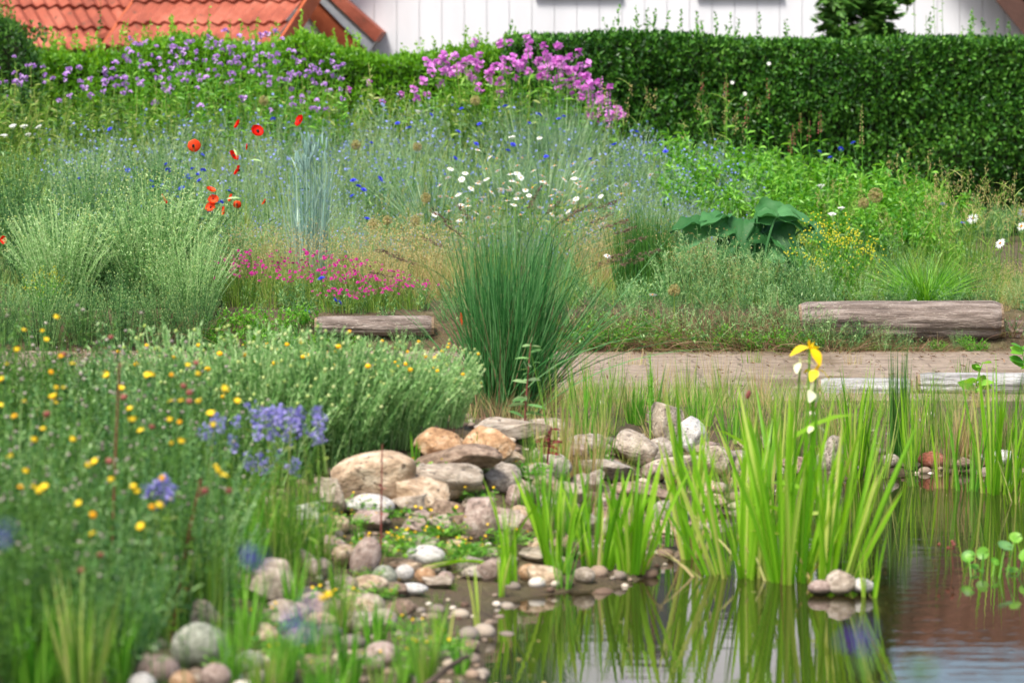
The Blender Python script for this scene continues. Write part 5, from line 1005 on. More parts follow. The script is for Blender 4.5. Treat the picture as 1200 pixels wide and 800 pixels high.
# spikes
def spike(name, label, px, pyt, pyb, Y, mat, r, smat, group=None, taper=.5, cat='flower', nfl=70, fl=.012):
    b, h = basept(px, pyt, Y); root = thing(name, label, cat, b, group); Ls = (pyb-pyt)*Y/FPX
    mb = MB(); stems(mb, np.zeros((1, 3)), np.array([[.01, 0, h/2]]), np.array([[0, 0, h]]), .003, .0015, 6, 5); n = 12; s = rng.uniform(.1, .8, n)
    ribbons(mb, np.stack([0*s, 0*s, s*h], -1), unit(rng.normal(size=(n, 3))*[1, 1, .2]+[0, 0, .5]), .07, .014, np.tile([0, 0, -.3], (n, 1)), 3, 'leaf'); part('stem', mb, smat, root)
    mb = MB(); t = rng.uniform(0, 1, nfl); a = rng.uniform(0, 6.28, nfl); rr = r*(1-taper*t); P = hdir(a)*(rr*.5)[:, None]; P[:, 2] = h-Ls+Ls*t
    D = hdir(a); D[:, 2] = .1; ribbons(mb, P, unit(D), fl*(1-.5*t), fl*.8*(1-.4*t), np.tile([0, 0, -.4], (nfl, 1)), 2, 'spoon'); part('flower_spike', mb, mat, root)
for a in [('pink_flower_spike', 'pink flower spike at the right end of the magenta flowers, tallest', 704, 90, 145, 24.2, F['mag']), ('pink_flower_spike', 'pink flower spike right of the tallest one', 713, 108, 150, 24.0, F['mag']), ('pink_flower_spike', 'pink flower spike left of the tallest one', 692, 95, 135, 24.3, F['mag'])]:
    spike(*a, .022, F['leafy'], 'pink flower spikes', nfl=90, fl=.02)
for a, l in zip([(938, 132), (948, 140), (961, 130), (930, 145), (900, 92), (823, 85), (851, 86), (875, 118), (926, 155)], ['reddish seed spike before the hedge, tallest of the middle group', 'reddish seed spike in the middle of the group before the hedge', 'reddish seed spike at the right of the group before the hedge', 'short reddish seed spike at the left of the group', 'thin reddish shoot before the hedge above the bright leaves', 'thin pale red shoot left of its twin before the hedge', 'thin pale red shoot right of its twin before the hedge', 'small brownish seed spike left of the reddish group', 'lowest reddish seed spike of the group']):
    spike('seed_spike', l, a[0], a[1], a[1]+26, float(bedY(TOP(a[0])+5)), F['rust'], .01, F['leafy'], 'reddish seed spikes before the hedge', .3, 'plant', 50, .011)
spike('green_flower_spike', 'pale green pointed flower spike standing before the dark hedge', 1010, 122, 172, 22.0, F['tanhead'], .014, F['leafy'], None, .7, 'flower', 110, .010)
# round tan seed heads
TB = [mk('seed_head', lambda mb: (kites(mb, np.zeros((150, 3)), unit(rng.normal(size=(150, 3))), .036, .003), ball(mb, unit(rng.normal(size=(150, 3)))*.034, .0035, 1, 4, 3)), F['tanhead'])]
ar = [(1026, 229), (1012, 238), (499, 232), (487, 258), (438, 262), (309, 118), (417, 170), (557, 118), (489, 172), (790, 340), (454, 258)]
for (px, py), l in zip(ar, autolabels('round tan seed head', ar)): flower('round_seed_head', l, 'seed head', px, py, float(bedY(py+30)), TB, 'round tan seed heads', F['grass'], .003, 0, size=.8 if px != 1026 else 1.2)
# yarrow and white umbels
def umb(n, R_, r, flat=.15):
    def f(mb):
        a = rng.uniform(0, 6.28, n); u = np.sqrt(rng.uniform(0, 1, n)); P = hdir(a)*(u*R_)[:, None]; P[:, 2] = -flat*R_*u**2+rng.normal(0, .0015, n); floret(mb, P, r, 5, 0, .2)
        stems(mb, np.tile([0, 0, -R_*.9], (12, 1)), P[:12]*.5-[0, 0, R_*.4], P[:12], .0008, .0006, 3, 3, 0)
    return mk('umbel', f, F['white'])
UM = [umb(60, .03, .005)]
uw = [(962, 217), (910, 238), (986, 243), (897, 250), (975, 250), (919, 311), (925, 308), (917, 315), (1075, 342), (1070, 353), (866, 262), (822, 268), (15, 147), (5, 158), (28, 147), (45, 148), (33, 157), (600, 160), (490, 130)]
for (px, py), l in zip(uw, autolabels('flat white flower umbel', uw)): flower('white_umbel', l, 'flower', px, py, float(max(bedY(py+12), 19.3)), UM, 'flat white umbels', F['herb'], .002, 5, .07, .01, size=.75, face=R(10))
# carmine pinks
PK = [mk('flower_head', lambda mb: (petals(mb, 5, .010, .009, .25, nseg=2), petals(mb, 5, .0085, .007, .9, nseg=2)), F['pink']) for _ in range(2)]
pk = [(262, 296, 19.7), (300, 292, 19.75), (340, 290, 19.8), (380, 294, 19.7), (418, 300, 19.6), (280, 308, 19.5), (325, 306, 19.5), (370, 312, 19.5), (410, 318, 19.45), (448, 316, 19.45), (480, 326, 19.4), (440, 334, 19.3), (400, 338, 19.3)]
for k, (s_, l) in enumerate(zip(pk, autolabels('clump of carmine pink flowers', pk and [(a, b) for a, b, c in pk]))):
    b, h = basept(*s_); root = thing('pink_carnation_clump', l, 'flowers', b, 'clumps of carmine pinks')
    mb = MB(); T = herb(mb, 60, .08, .15, h*1.02, .35, .12, 5, .05, .0025, .1, .5, .001); tuft(mb, 80, .1, h*.7, .4, .0028, .3, .15, 3); part('stems', mb, F['grass'], root)
    for j in rng.permutation(60)[:34]: n_, me = PK[j % 2]; link('flower_head', me, root, T[j], (rng.normal(.3, .4), rng.normal(0, .4), 0), rng.uniform(.8, 1.2))

# ================================================================== the big ornamental grass
b = pick(592, 497); b[1] = 14.9; b[0] = wx(592, 14.9); b[2] = g1(b[0], b[1]); root = thing('ornamental_grass', 'big fountain of blue green ornamental grass in the centre, above the rocks', 'grass', b)
mb = MB(); tuft(mb, 800, .13, .94, .6, .0062, .30, .30, 8, lean=(.06, 0), mess=1.2); tuft(mb, 170, .12, .95, .45, .0055, .8, .5, 7, lean=(.38, 0), mess=.9); tuft(mb, 60, .12, .8, .3, .005, .8, .45, 6, lean=(-.2, 0)); part('blades', mb, F['orn'], root)
mb = MB(); tuft(mb, 170, .2, .3, .5, .004, .7, .6, 4); tuft(mb, 70, .14, .8, .4, .004, .6, .5, 6, mess=1.2); part('dry_base', mb, F['brownhay'], root)
cul = [(655, 262), (672, 250), (690, 262), (705, 268), (718, 275), (730, 285), (745, 300), (700, 310), (640, 250), (618, 245), (556, 262), (545, 280), (490, 310), (470, 300), (462, 325), (520, 290), (725, 310), (700, 245), (710, 303), (530, 262)]
for px, py in cul:
    T = at(px, py, 14.9+rng.uniform(-.3, .3))-b; B = np.array([[rng.normal(0, .06), rng.normal(0, .05), 0]]); C = np.array([[T[0]*.15, T[1]*.3, T[2]*.85]])
    mb = MB(); stems(mb, B, C, T[None], .0016, .001, 8, 4); cu = part('culm', mb, F['orn'], root)
    d = unit(T-C[0]); n = 60; s = rng.uniform(0, 1, n); P = T+d*(s*.10)[:, None]+rng.normal(0, .0035, (n, 3))
    mb = MB(); kites(mb, P, unit(d+rng.normal(0, .35, (n, 3))), .016, .0035); link('seed_head', mb.mesh('seed_head', F['dkbrown']), cu)
lp = at(540, 366, 14.6); mb = MB(); ribbons(mb, (lp-b)[None], unit(np.array([[.1, -.2, -1]])), .05, .022, None, 3, 'leaf'); part('withered_leaf', mb, F['ored'], root)
# leaf litter and dry bits on the path and along the bed
mb = MB(); n_ = 2600; x = rng.uniform(-3.5, 4.2, n_); y = np.concatenate([rng.uniform(16.4, 19.05, 1500), 19.0-rng.exponential(.22, 600), rng.uniform(13.6, 16.5, 500)]); y = np.clip(y, 13.6, 19.05); k_ = pond_sd(x, y) > .03; x, y = x[k_], y[k_]
D = unit(rng.normal(size=(len(x), 3))*[1, 1, .25]); kites(mb, np.stack([x, y, gz(x, y)+.02], -1), D, rng.uniform(.012, .05, len(x)), rng.uniform(.004, .012, len(x)), unit(np.cross(D, [0, .2, 1.])))
tag(part('litter', mb, F['brownhay']), 'dry leaves and bits of straw on the path and bank', 'litter', kind='stuff')

# ================================================================== silvery shrubs by the rocks
BUTTON = MB(); ball(BUTTON, [[0, 0, 0]], .0085, .75, 7, 4); BUTTON = BUTTON.mesh('flower_head', F['ora'])
def P_silver(n, lean, H=.42, Rr=.27):
    def f(root):
        mb = MB(); T = herb(mb, n, .15, Rr, H, .30, .38, 44, .022, .0062, .12, .55, .0030, lean=lean, straight=.6, shrink=.25); part('foliage', mb, F['silver'], root)
        mb = MB(); ball(mb, T[:n//3], .006, .8, 5, 3); tag(part('buds', mb, F['bud'], root), kind='stuff')
        for q in T[-13:]: link('flower_head', BUTTON, root, q+[0, 0, .01], sc=rng.uniform(.6, 1.1))
    return f
def one(name, label, cat, px, py, Y, f, H0, group=None):
    b, h = basept(px, py, Y); root = thing(name, label, cat, b, group, (0, 0, 0), h/H0); f(root); return root
SG = 'silvery shrubs along the front of the path'
one('silvery_shrub', 'silvery green shrub with upright stems right above the largest boulder', 'shrub', 452, 398, 13.15, P_silver(330, (.10, 0)), .40, SG)
one('silvery_shrub', 'silvery green shrub leaning right towards the big ornamental grass', 'shrub', 505, 400, 13.5, P_silver(190, (.25, 0), Rr=.2), .40, SG)
one('silvery_shrub', 'silvery green shrub with many yellow buttons left of the boulder', 'shrub', 380, 384, 13.0, P_silver(330, (.03, 0)), .40, SG)
one('silvery_shrub', 'silvery green shrub behind the violet blue flowers', 'shrub', 300, 382, 12.9, P_silver(330, (-.03, 0)), .40, SG)
one('silvery_shrub', 'silvery green shrub furthest left, behind the yellow buttons', 'shrub', 215, 380, 12.9, P_silver(260, (-.05, 0)), .40, SG)
one('silvery_shrub', 'low silvery green shrub behind the others at the path', 'shrub', 330, 392, 14.8, P_silver(160, (0, 0)), .40, SG)

# ================================================================== feathery foreground herbs on the left bank
def P_fore(mat, gb=40):
    def f(root):
        mb = MB(); T = herb(mb, 80, .12, .30, .60, .35, .3, 30, .036, .008, .12, .85, .0020, straight=.6); part('foliage', mb, F[mat], root)
        mb = MB(); ball(mb, T[:gb//2], .0062, .8, 6, 4); tag(part('seed_heads', mb, F['greybud'], root), kind='stuff')
    return f
sp = [(-60, 398, 15.2), (-20, 400, 15.4), (22, 408, 15.3), (64, 402, 15.4), (104, 404, 15.2), (142, 408, 15.4), (182, 404, 15.3), (225, 408, 15.4), (20, 362, 12.4), (90, 368, 12.5), (150, 378, 12.3), (-40, 358, 12.2), (55, 420, 11.5), (125, 425, 11.6), (195, 425, 11.6), (245, 440, 11.8), (10, 455, 10.6), (85, 465, 10.7), (155, 470, 10.8), (222, 478, 11), (-50, 450, 10.7), (40, 520, 9.7), (110, 525, 9.9), (175, 530, 10.1), (-30, 520, 9.6), (235, 545, 10.5), (70, 600, 9.0), (10, 590, 8.9), (135, 610, 9.3), (-40, 600, 8.7), (-90, 500, 10.3)]
place_set('feathery_herb', 'plant', 'feathery dark green herbs on the near left bank', sp, [P_fore('dark'), P_fore('herb'), P_fore('dark', 20)], 'feathery herb with seed heads', .56)
# yellow button flowers over them
YB = [mk('flower_head', lambda mb: (ball(mb, [[0, 0, 0]], .0095, .8, 9, 6), petals(mb, 9, .0155, .009, .45, c=(0, 0, .001), nseg=3, jit=.25)), F['yel']), mk('cup', lambda mb: ball(mb, [[0, 0, -.006]], .010, .7, 7, 4), F['herb'])]
OB = [mk('flower_head', lambda mb: ball(mb, [[0, 0, 0]], .0115, .8, 9, 6), F['ora']), YB[1]]
yb = [(85, 427), (125, 440), (173, 440), (201, 439), (263, 456), (200, 471), (212, 470), (233, 470), (247, 485), (199, 492), (210, 495), (152, 479), (155, 492), (66, 454), (62, 465), (65, 472), (28, 471), (17, 488), (85, 515), (103, 545), (111, 541), (40, 515), (50, 503), (30, 552), (24, 571), (39, 570), (45, 575), (52, 571), (156, 570), (161, 576), (187, 592), (178, 594), (253, 546), (256, 551), (262, 558), (213, 517), (201, 519), (278, 470), (72, 418), (8, 427), (1, 445), (0, 475), (28, 387), (50, 388), (165, 617), (109, 603), (109, 626), (177, 440), (232, 438), (220, 428), (250, 498), (20, 410), (60, 436), (75, 455), (142, 455), (165, 505), (130, 562), (92, 590), (12, 535), (190, 560), (385, 697), (378, 700), (66, 372), (54, 398)]
for i, ((px, py), l) in enumerate(zip(yb, autolabels('yellow button flower', yb))):
    flower('yellow_button_flower', l, 'flower', px, py, float(np.interp(py, [390, 470, 620, 700], [11.2, 10.4, 8.8, 8.6]))-rng.uniform(0, .4), OB if i % 7 == 3 else YB, 'yellow button flowers on the left bank', F['dark'], .0018, 8, .05, .004, size=rng.uniform(.6, .9), face=R(35))
# dull orange finished heads
fb = [(75, 415), (145, 465), (215, 452), (222, 460), (222, 470), (128, 540), (118, 650), (240, 575), (268, 575), (95, 668), (55, 485), (178, 500), (130, 395), (230, 425)]
for (px, py), l in zip(fb, autolabels('faded brown button head', fb)): flower('faded_button_flower', l, 'flower', px, py, float(np.interp(py, [390, 470, 620], [11.3, 10.4, 9.0])), [mk('flower_head', lambda mb: ball(mb, [[0, 0, 0]], .010, .8, 8, 5), F['rust'])], 'faded button flowers on the left bank', F['herb'], .0016, 3, face=R(20))
# violet blue speedwell
VB = [mk('flower_spike', lambda mb: floret(mb, np.stack([rng.normal(0, .011, 22), rng.normal(0, .011, 22), rng.uniform(-.035, .025, 22)], -1), .0095, 4, 0, .1), F['violet']) for _ in range(3)]
vb = []
for cx, cy, sx, sy, n in ((325, 498, 26, 13, 17), (355, 490, 20, 8, 5), (270, 500, 18, 9, 6), (250, 505, 10, 8, 3), (193, 572, 16, 10, 6), (320, 545, 40, 12, 7), (175, 575, 8, 5, 2), (375, 510, 8, 5, 3), (308, 485, 20, 5, 5)):
    for _ in range(n): vb.append((float(cx+rng.normal()*sx*.6), float(cy+rng.normal()*sy*.7)))
for i, ((px, py), l) in enumerate(zip(vb, autolabels('violet blue flower spike', vb, ('the violet blue flowers',)))):
    flower('violet_blue_flower', l, 'flower', px, py, 11.3+rng.uniform(-.25, .25) if py < 555 else 9.9, VB[i % 3], 'violet blue flowers on the left bank', F['grass'], .0016, 8, .045, .007, size=rng.uniform(.55, .9), prof='leaf')

# ================================================================== grass tufts of the near bank
def blades_at(name, label, cat, px, pyb, pyt, spreadpx, n, W, mat, out=.25, sag=.12, fold=0, prof='grass', group=None, lean=(0, 0), dry=None, Y=None, r0=.5, lvar=.4, nseg=6, extra=None):
    b = pick(px, pyb) if Y is None else np.array([wx(px, Y, pyb), Y, g1(wx(px, Y), Y)])
    b[2] = min(b[2], g1(b[0], b[1])) if g1(b[0], b[1]) > -.2 else -.12
    Ht = wz(pyt, b[1])-b[2]; rr = spreadpx*b[1]/FPX/2
    root = thing(name, label, cat, b, group)
    mb = MB(); tuft(mb, n, rr*r0, Ht*1.06, lvar, W, out, sag, nseg, prof, 0, lean, fold); part('blades', mb, F[mat], root)
    if dry:
        mb = MB(); tuft(mb, dry, rr*r0*1.1, Ht*.6, .5, W*.8, out*1.8, sag*3, 5); part('dead_blades', mb, F['hay'], root)
    return root
GT = 'grass tufts on the near bank'
gt = [(40, 830, 672, 90, 34, .010), (95, 835, 655, 60, 26, .010), (108, 830, 660, 30, 10, .010), (20, 830, 700, 70, 30, .009), (165, 760, 640, 60, 34, .008), (205, 745, 620, 60, 34, .008), (140, 800, 690, 50, 26, .008), (245, 735, 590, 60, 40, .007), (285, 700, 560, 60, 50, .006), (325, 690, 545, 70, 60, .006), (355, 660, 570, 50, 40, .005), (305, 650, 530, 60, 60, .005), (270, 800, 700, 40, 20, .007), (335, 800, 700, 40, 26, .007), (370, 790, 690, 40, 22, .007), (410, 805, 680, 40, 20, .007), (440, 760, 690, 40, 20, .007), (500, 815, 690, 30, 14, .010), (475, 800, 720, 40, 20, .007), (-40, 840, 660, 80, 40, .009), (230, 660, 520, 60, 50, .005), (180, 700, 600, 60, 40, .006), (385, 640, 560, 30, 20, .005), (345, 720, 640, 30, 20, .006), (400, 740, 660, 40, 24, .006), (250, 780, 680, 30, 12, .007), (540, 790, 730, 30, 14, .006), (515, 760, 700, 30, 12, .006), (290, 760, 660, 40, 22, .006), (310, 830, 740, 60, 30, .007), (380, 840, 740, 60, 30, .007), (450, 840, 750, 60, 30, .007), (330, 640, 560, 40, 30, .005), (375, 660, 590, 40, 24, .005), (345, 700, 610, 40, 26, .005), (395, 700, 640, 30, 16, .005), (290, 690, 590, 40, 40, .005), (420, 640, 600, 26, 12, .005), (360, 610, 540, 40, 30, .005)]
for g_, l in zip(gt, autolabels('bright grass tuft', [(g_[0], g_[2]) for g_ in gt])):
    blades_at('grass_tuft', l, 'grass', g_[0], g_[1], g_[2], g_[3], g_[4]*2, g_[5], 'leafy' if rng.uniform() < .6 else 'grass', .3, .2, group=GT, lvar=.55)
# reed shoots and grasses on the rocks and at the far end of the bank
gt2 = [(655, 545, 405, 40, 26, 'grass', .006), (685, 520, 400, 46, 36, 'leafy', .006), (710, 510, 395, 50, 40, 'grass', .005), (665, 560, 450, 50, 60, 'hay', .003), (690, 570, 455, 60, 70, 'hay', .003), (745, 498, 440, 44, 60, 'leafy', .006), (765, 492, 420, 20, 16, 'leafy', .007), (800, 470, 405, 40, 50, 'hay', .002), (840, 470, 395, 50, 50, 'hay', .002), (820, 500, 440, 60, 90, 'leafy', .004), (860, 520, 440, 50, 40, 'leafy', .005), (640, 620, 480, 50, 50, 'leafy', .005), (675, 640, 520, 50, 40, 'leafy', .006), (600, 690, 560, 30, 10, 'iris', .012), (1085, 545, 475, 50, 60, 'grass', .004), (1140, 535, 465, 60, 70, 'grass', .004), (1165, 540, 470, 50, 70, 'brownhay', .004), (1060, 540, 480, 50, 50, 'brownhay', .003), (1010, 545, 470, 50, 60, 'grass', .004), (985, 535, 455, 50, 60, 'hay', .003), (1120, 530, 470, 60, 60, 'leafy', .004), (1200, 545, 480, 60, 60, 'brownhay', .004), (640, 478, 440, 60, 40, 'hay', .003), (690, 474, 430, 60, 50, 'grass', .003), (905, 476, 440, 50, 40, 'hay', .003), (990, 478, 450, 40, 40, 'grass', .003), (640, 470, 400, 40, 40, 'grass', .003), (680, 475, 405, 50, 40, 'hay', .003), (720, 472, 402, 50, 40, 'leafy', .003), (770, 474, 408, 50, 30, 'hay', .003), (810, 474, 402, 50, 40, 'grass', .003), (850, 472, 410, 50, 40, 'grass', .003), (890, 474, 405, 40, 30, 'hay', .003), (1080, 570, 440, 40, 30, 'grass', .005), (1105, 572, 450, 40, 34, 'hay', .004), (1135, 574, 435, 50, 40, 'leafy', .006), (1180, 575, 430, 50, 40, 'grass', .006), (1030, 560, 450, 40, 30, 'grass', .005), (1215, 576, 440, 50, 40, 'leafy', .006), (745, 430, 405, 50, 30, 'hay', .002), (880, 428, 400, 50, 30, 'grass', .003), (1000, 430, 405, 40, 30, 'hay', .002), (1130, 440, 415, 40, 30, 'grass', .003), (930, 520, 455, 60, 50, 'hay', .003), (870, 500, 440, 60, 50, 'grass', .003), (780, 500, 450, 50, 50, 'grass', .004), (730, 490, 430, 50, 50, 'hay', .003), (1100, 520, 430, 70, 90, 'grass', .004), (1130, 540, 440, 50, 70, 'hay', .004), (1185, 540, 450, 60, 70, 'grass', .004), (1215, 545, 440, 60, 70, 'grass', .004), (1075, 530, 470, 50, 50, 'hay', .003), (925, 545, 450, 50, 60, 'grass', .005), (900, 540, 440, 50, 60, 'grass', .005), (880, 535, 430, 30, 50, 'hay', .003), (965, 540, 450, 40, 50, 'grass', .005), (1260, 545, 440, 60, 70, 'grass', .004), (560, 545, 500, 20, 14, 'leafy', .008), (485, 545, 500, 20, 12, 'leafy', .008), (625, 560, 480, 40, 40, 'grass', .004), (620, 610, 530, 40, 30, 'leafy', .004), (650, 650, 540, 40, 40, 'grass', .004), (690, 600, 520, 40, 40, 'brownhay', .003), (705, 560, 460, 40, 30, 'leafy', .005), (636, 540, 470, 30, 30, 'hay', .003), (660, 690, 600, 40, 20, 'leafy', .006), (600, 660, 590, 30, 20, 'grass', .004), (780, 640, 560, 50, 30, 'leafy', .006), (535, 520, 490, 40, 30, 'brownhay', .003), (610, 500, 470, 50, 60, 'brownhay', .003), (575, 498, 465, 50, 60, 'brownhay', .003), (1150, 545, 480, 40, 60, 'brownhay', .004), (1115, 548, 470, 30, 60, 'brownhay', .004)]
for g_, l in zip(gt2, autolabels('thin grass clump on the bank', [(g_[0], g_[2]) for g_ in gt2])):
    blades_at('grass_clump', l, 'grass', g_[0], g_[1], g_[2], g_[3], g_[4], g_[6], g_[5], .25, .15, group='grass clumps between the rocks and the path', lvar=.6)
# the arching leaf above the white cobble
b = pick(592, 682); root = thing('arching_sedge', 'sedge tuft with long leaves arching left over the white cobble', 'grass', b)
mb = MB(); P = np.tile([0, 0, 0.], (7, 1))+rng.normal(0, .008, (7, 3)); D = unit(np.array([[-.45, -.1, 1.]]*4+[[-.1, 0, 1], [.15, 0, 1], [.05, .1, 1.]])+rng.normal(0, .06, (7, 3)))
G = np.array([[-.75, -.1, -.85]]*4+[[-.1, 0, -.1], [.2, 0, -.1], [.05, 0, -.05]])+rng.normal(0, .05, (7, 3)); ribbons(mb, P, D, np.array([.30, .27, .24, .2, .34, .3, .38]), .012, G, 9, 'sword', None, 0, fold=.25); part('blades', mb, F['iris'], root)
# rushes
blades_at('rush_clump', 'dark upright rush clump in front of the silvery log at the water', 'rush', 1052, 545, 402, 26, 90, .005, 'rush', .08, .0, r0=.7, lvar=.3)
blades_at('rush_clump', 'brighter blades on the right side of the dark rush clump', 'rush', 1066, 552, 432, 22, 26, .009, 'iris', .25, .05, r0=.7, lvar=.3)

# ================================================================== irises standing in the water
IR = 'iris clumps in the pond'
def iris(label, px, pyb, pyt, spread, n, lean=(0, 0), W=.022, dry=6, out=.34, mat='iris', lvar=.45): return blades_at('iris_clump', label, 'iris', px, pyb, pyt, spread, int(n*1.35), W*.78, mat, out*1.1, .2, .3, 'sword', IR, lean, dry, nseg=7, lvar=lvar, r0=.55)
iris('large iris clump with the yellow flowers, right part leaning right over the pale stones', 968, 688, 462, 70, 30, (.16, 0))
iris('large iris clump with the yellow flowers, middle part', 925, 682, 448, 80, 34, (.0, 0))
iris('large iris clump with the yellow flowers, left part', 868, 676, 470, 90, 32, (-.12, 0))
iris('tall straight iris leaves at the left of the large clump', 812, 655, 440, 36, 14, (-.03, 0), out=.16)
iris('iris clump behind the large one, before the path', 905, 600, 445, 90, 34, (.02, 0), .018)
iris('short iris clump with upright leaves in the middle of the pond edge', 742, 672, 532, 60, 22, (0, 0), .020, 3, .3)
iris('short iris clump left of the middle one', 700, 668, 525, 60, 16, (.05, 0), .018, 3)
iris('pale iris clump nearest the cream stone at the waterline', 652, 672, 545, 56, 18, (-.04, 0), .018, 3)
iris('iris shoots behind the flat far shore between large clump and rushes', 1002, 560, 420, 50, 22, (.02, 0), .014, 3, .2)
iris('iris blades standing before the silvery log at the right', 1110, 572, 420, 30, 6, (0, 0), .012, 0, .15)
iris('tall narrow iris blades in the water at the right edge', 1168, 578, 415, 60, 30, (.05, 0), .012, 3, .28, lvar=.35)
iris('narrow iris blades at the right border of the photo', 1200, 590, 440, 50, 20, (.05, 0), .012, 3, .25)
iris('iris blades just outside the right border', 1240, 600, 440, 60, 24, (.0, 0), .014, 3, .25)
iris('small iris shoot in the shallow water right of the pale stones', 1017, 700, 620, 16, 5, (.05, 0), .014, 0, .1)
# sparse iris blades in the bottom water
for i, (a, b_, c_) in enumerate([(560, 735, 665), (520, 770, 690), (585, 700, 640)]):
    iris(['sparse iris blades low at the left pond edge, upper', 'sparse iris blades low at the left pond edge, lower', 'sparse iris blades beside the pinkish grey cobble'][i], a, b_, c_, 24, 5, (0, 0), .010, 0, .3)
# iris flowers
def irisflower(mb):
    for k in range(3):
        a = k*2.094+.4; D = hdir(np.array([a])); D[:, 2] = .35; ribbons(mb, [[0, 0, 0]], unit(D), .055, .038, [[D[0, 0]*.2, D[0, 1]*.2, -.95]], 6, 'spoon', hdir(np.array([a+1.57])), 0, fold=-.2)
        D = hdir(np.array([a+1.05])); D[:, 2] = 2.2; ribbons(mb, [[0, 0, 0]], unit(D), .03, .012, [[0, 0, 0]], 3, 'leaf', hdir(np.array([a+2.6])), 0)
IY = [mk('petals', irisflower, F['yel'], True)]; ICR = [mk('petals', irisflower, F['cream'], True)]
for px, py, hd, lab, s_ in [(949, 408, IY, 'bright yellow iris flower, highest of the clump', 1.0), (957, 434, IY, 'bright yellow iris flower below the highest one', .95), (938, 425, ICR, 'pale cream iris flower left of the yellow ones', .9), (950, 457, ICR, 'open cream iris flower below the yellow ones', 1.0), (956, 500, ICR, 'small cream iris flower lowest on the clump', .8)]:
    flower('iris_flower', lab, 'iris flower', px, py, 12.2, hd, 'iris flowers', F['iris'], .0045, 2, .22, .014, lean=(rng.uniform(-.05, .05), 0), size=s_*.85, face=R(10), prof='sword')
# stalk with brown pods
flower('iris_stalk', 'iris stalk with a brown seed pod beside the tall straight leaves', 'iris flower', 877, 462, 12.6, [mk('seed_pod', lambda mb: ball(mb, [[0, 0, 0]], .009, 1.8, 6, 5), F['rust'])], None, F['iris'], .003, 2, .2, .012)
# willowherb and red stems
def leafstem(label, px, pyb, pyt, Y, mat, smat, nl, L_, W_, lean=0, up=.3, name='willowherb', tip=None):
    x = wx(px, Y, pyb); b = np.array([x, Y, g1(x, Y)]); T = at(px+lean, pyt, Y)-b; root = thing(name, label, 'plant', b)
    mb = MB(); B = np.zeros((1, 3)); C = np.array([[T[0]*.4, 0, T[2]*.55]]); stems(mb, B, C, T[None], .004, .002, 8, 5); part('stem', mb, F[smat], root)
    s = np.sort(rng.uniform(.15, 1, (1, nl))); P = bez(B[:, None], C[:, None], T[None][:, None], s)[0]; D = unit(rng.normal(size=(nl, 3))*[1, 1, .15]+[0, 0, up])
    mb = MB(); ribbons(mb, P, D, L_*(1.15-.6*s[0]), W_*(1.1-.5*s[0]), np.tile([0, 0, -.25], (nl, 1)), 4, 'leaf'); part('foliage', mb, F[mat], root)
    return root
leafstem('reddish stem with narrow pointed leaves before the ornamental grass', 614, 560, 402, 14.0, 'silver', 'rust', 26, .085, .016, 8)
leafstem('dark red leafy stem rising right of the rock pile', 640, 600, 500, 13.4, 'wine', 'wine', 16, .07, .014, 6)
leafstem('dark red slanting dock stem in the lower left grass', 200, 735, 560, 10.0, 'wine', 'wine', 8, .03, .006, 36, name='dock_plant')
leafstem('thin reddish stem standing before the largest boulder', 446, 680, 520, 11.8, 'rust', 'rust', 12, .018, .008, 2, name='dock_plant')
leafstem('thin pale orange stem among the yellow buttons', 128, 600, 425, 10.3, 'rust', 'rust', 16, .02, .008, 12, name='dock_plant')
leafstem('feathery bright green shoot before the path', 762, 492, 415, 14.9, 'leafy', 'leafy', 90, .03, .003, 0, 1.0)
leafstem('bright shrub stem with large serrated leaves at the right edge of the path', 1205, 452, 405, 16.6, 'leafy', 'leafy', 14, .11, .05, -8, .4)
leafstem('leafy branch lying on the silvery log', 1140, 448, 424, 16.6, 'leafy', 'leafy', 12, .09, .045, 12, .3)
# moneywort with yellow flowers between the stones
def P_money(root):
    n = 60; a = rng.uniform(0, 6.28, n); P = hdir(a)*(np.sqrt(rng.uniform(0, 1, n))*.10)[:, None]; P[:, 2] = rng.uniform(.0, .045, n)
    mb = MB(); kites(mb, P, unit(rng.normal(size=(n, 3))*[1, 1, .3]+[0, 0, .3]), .024, .020, unit(rng.normal(size=(n, 3))*[1, 1, .2]), mid=.5, bend=.05); stems(mb, P*[.3, .3, 0], P*[.7, .7, 1], P, .0012, .001, 2, 3); part('foliage', mb, F['leafy'], root)
    for k in range(6):
        p_ = P[k]+[0, 0, .022]; m_ = MB(); petals(m_, 5, .0075, .007, .5, c=(0, 0, 0), nseg=2); link('flower', m_.mesh('flower', F['yel']), root, p_, (rng.normal(.4, .3), rng.normal(0, .3), 0))
mw = [(505, 622), (522, 632), (449, 658), (462, 652), (478, 640), (540, 658), (432, 682), (320, 768), (335, 778), (480, 745), (492, 760), (500, 775), (524, 768), (425, 785), (350, 790), (272, 790), (440, 650), (548, 652), (412, 620), (490, 645), (455, 612), (300, 740), (560, 655), (600, 640), (530, 665), (580, 560), (620, 560), (505, 560), (560, 590), (650, 610), (420, 600), (380, 625), (400, 655), (440, 705), (390, 715), (345, 745)]
P0s = None
for (px, py), l in zip(mw, autolabels('creeping plant with small yellow flowers', mw)):
    b = pick(px, py+6); b[2] = max(b[2], 0)+.03
    if P0s is None: P0s = thing('creeping_yellow_flower', l, 'flowers', b, 'creeping yellow flowers between the stones'); P_money(P0s)
    else: copy_tree(P0s, b, rng.uniform(0, 6.28), rng.uniform(.55, .9), l)
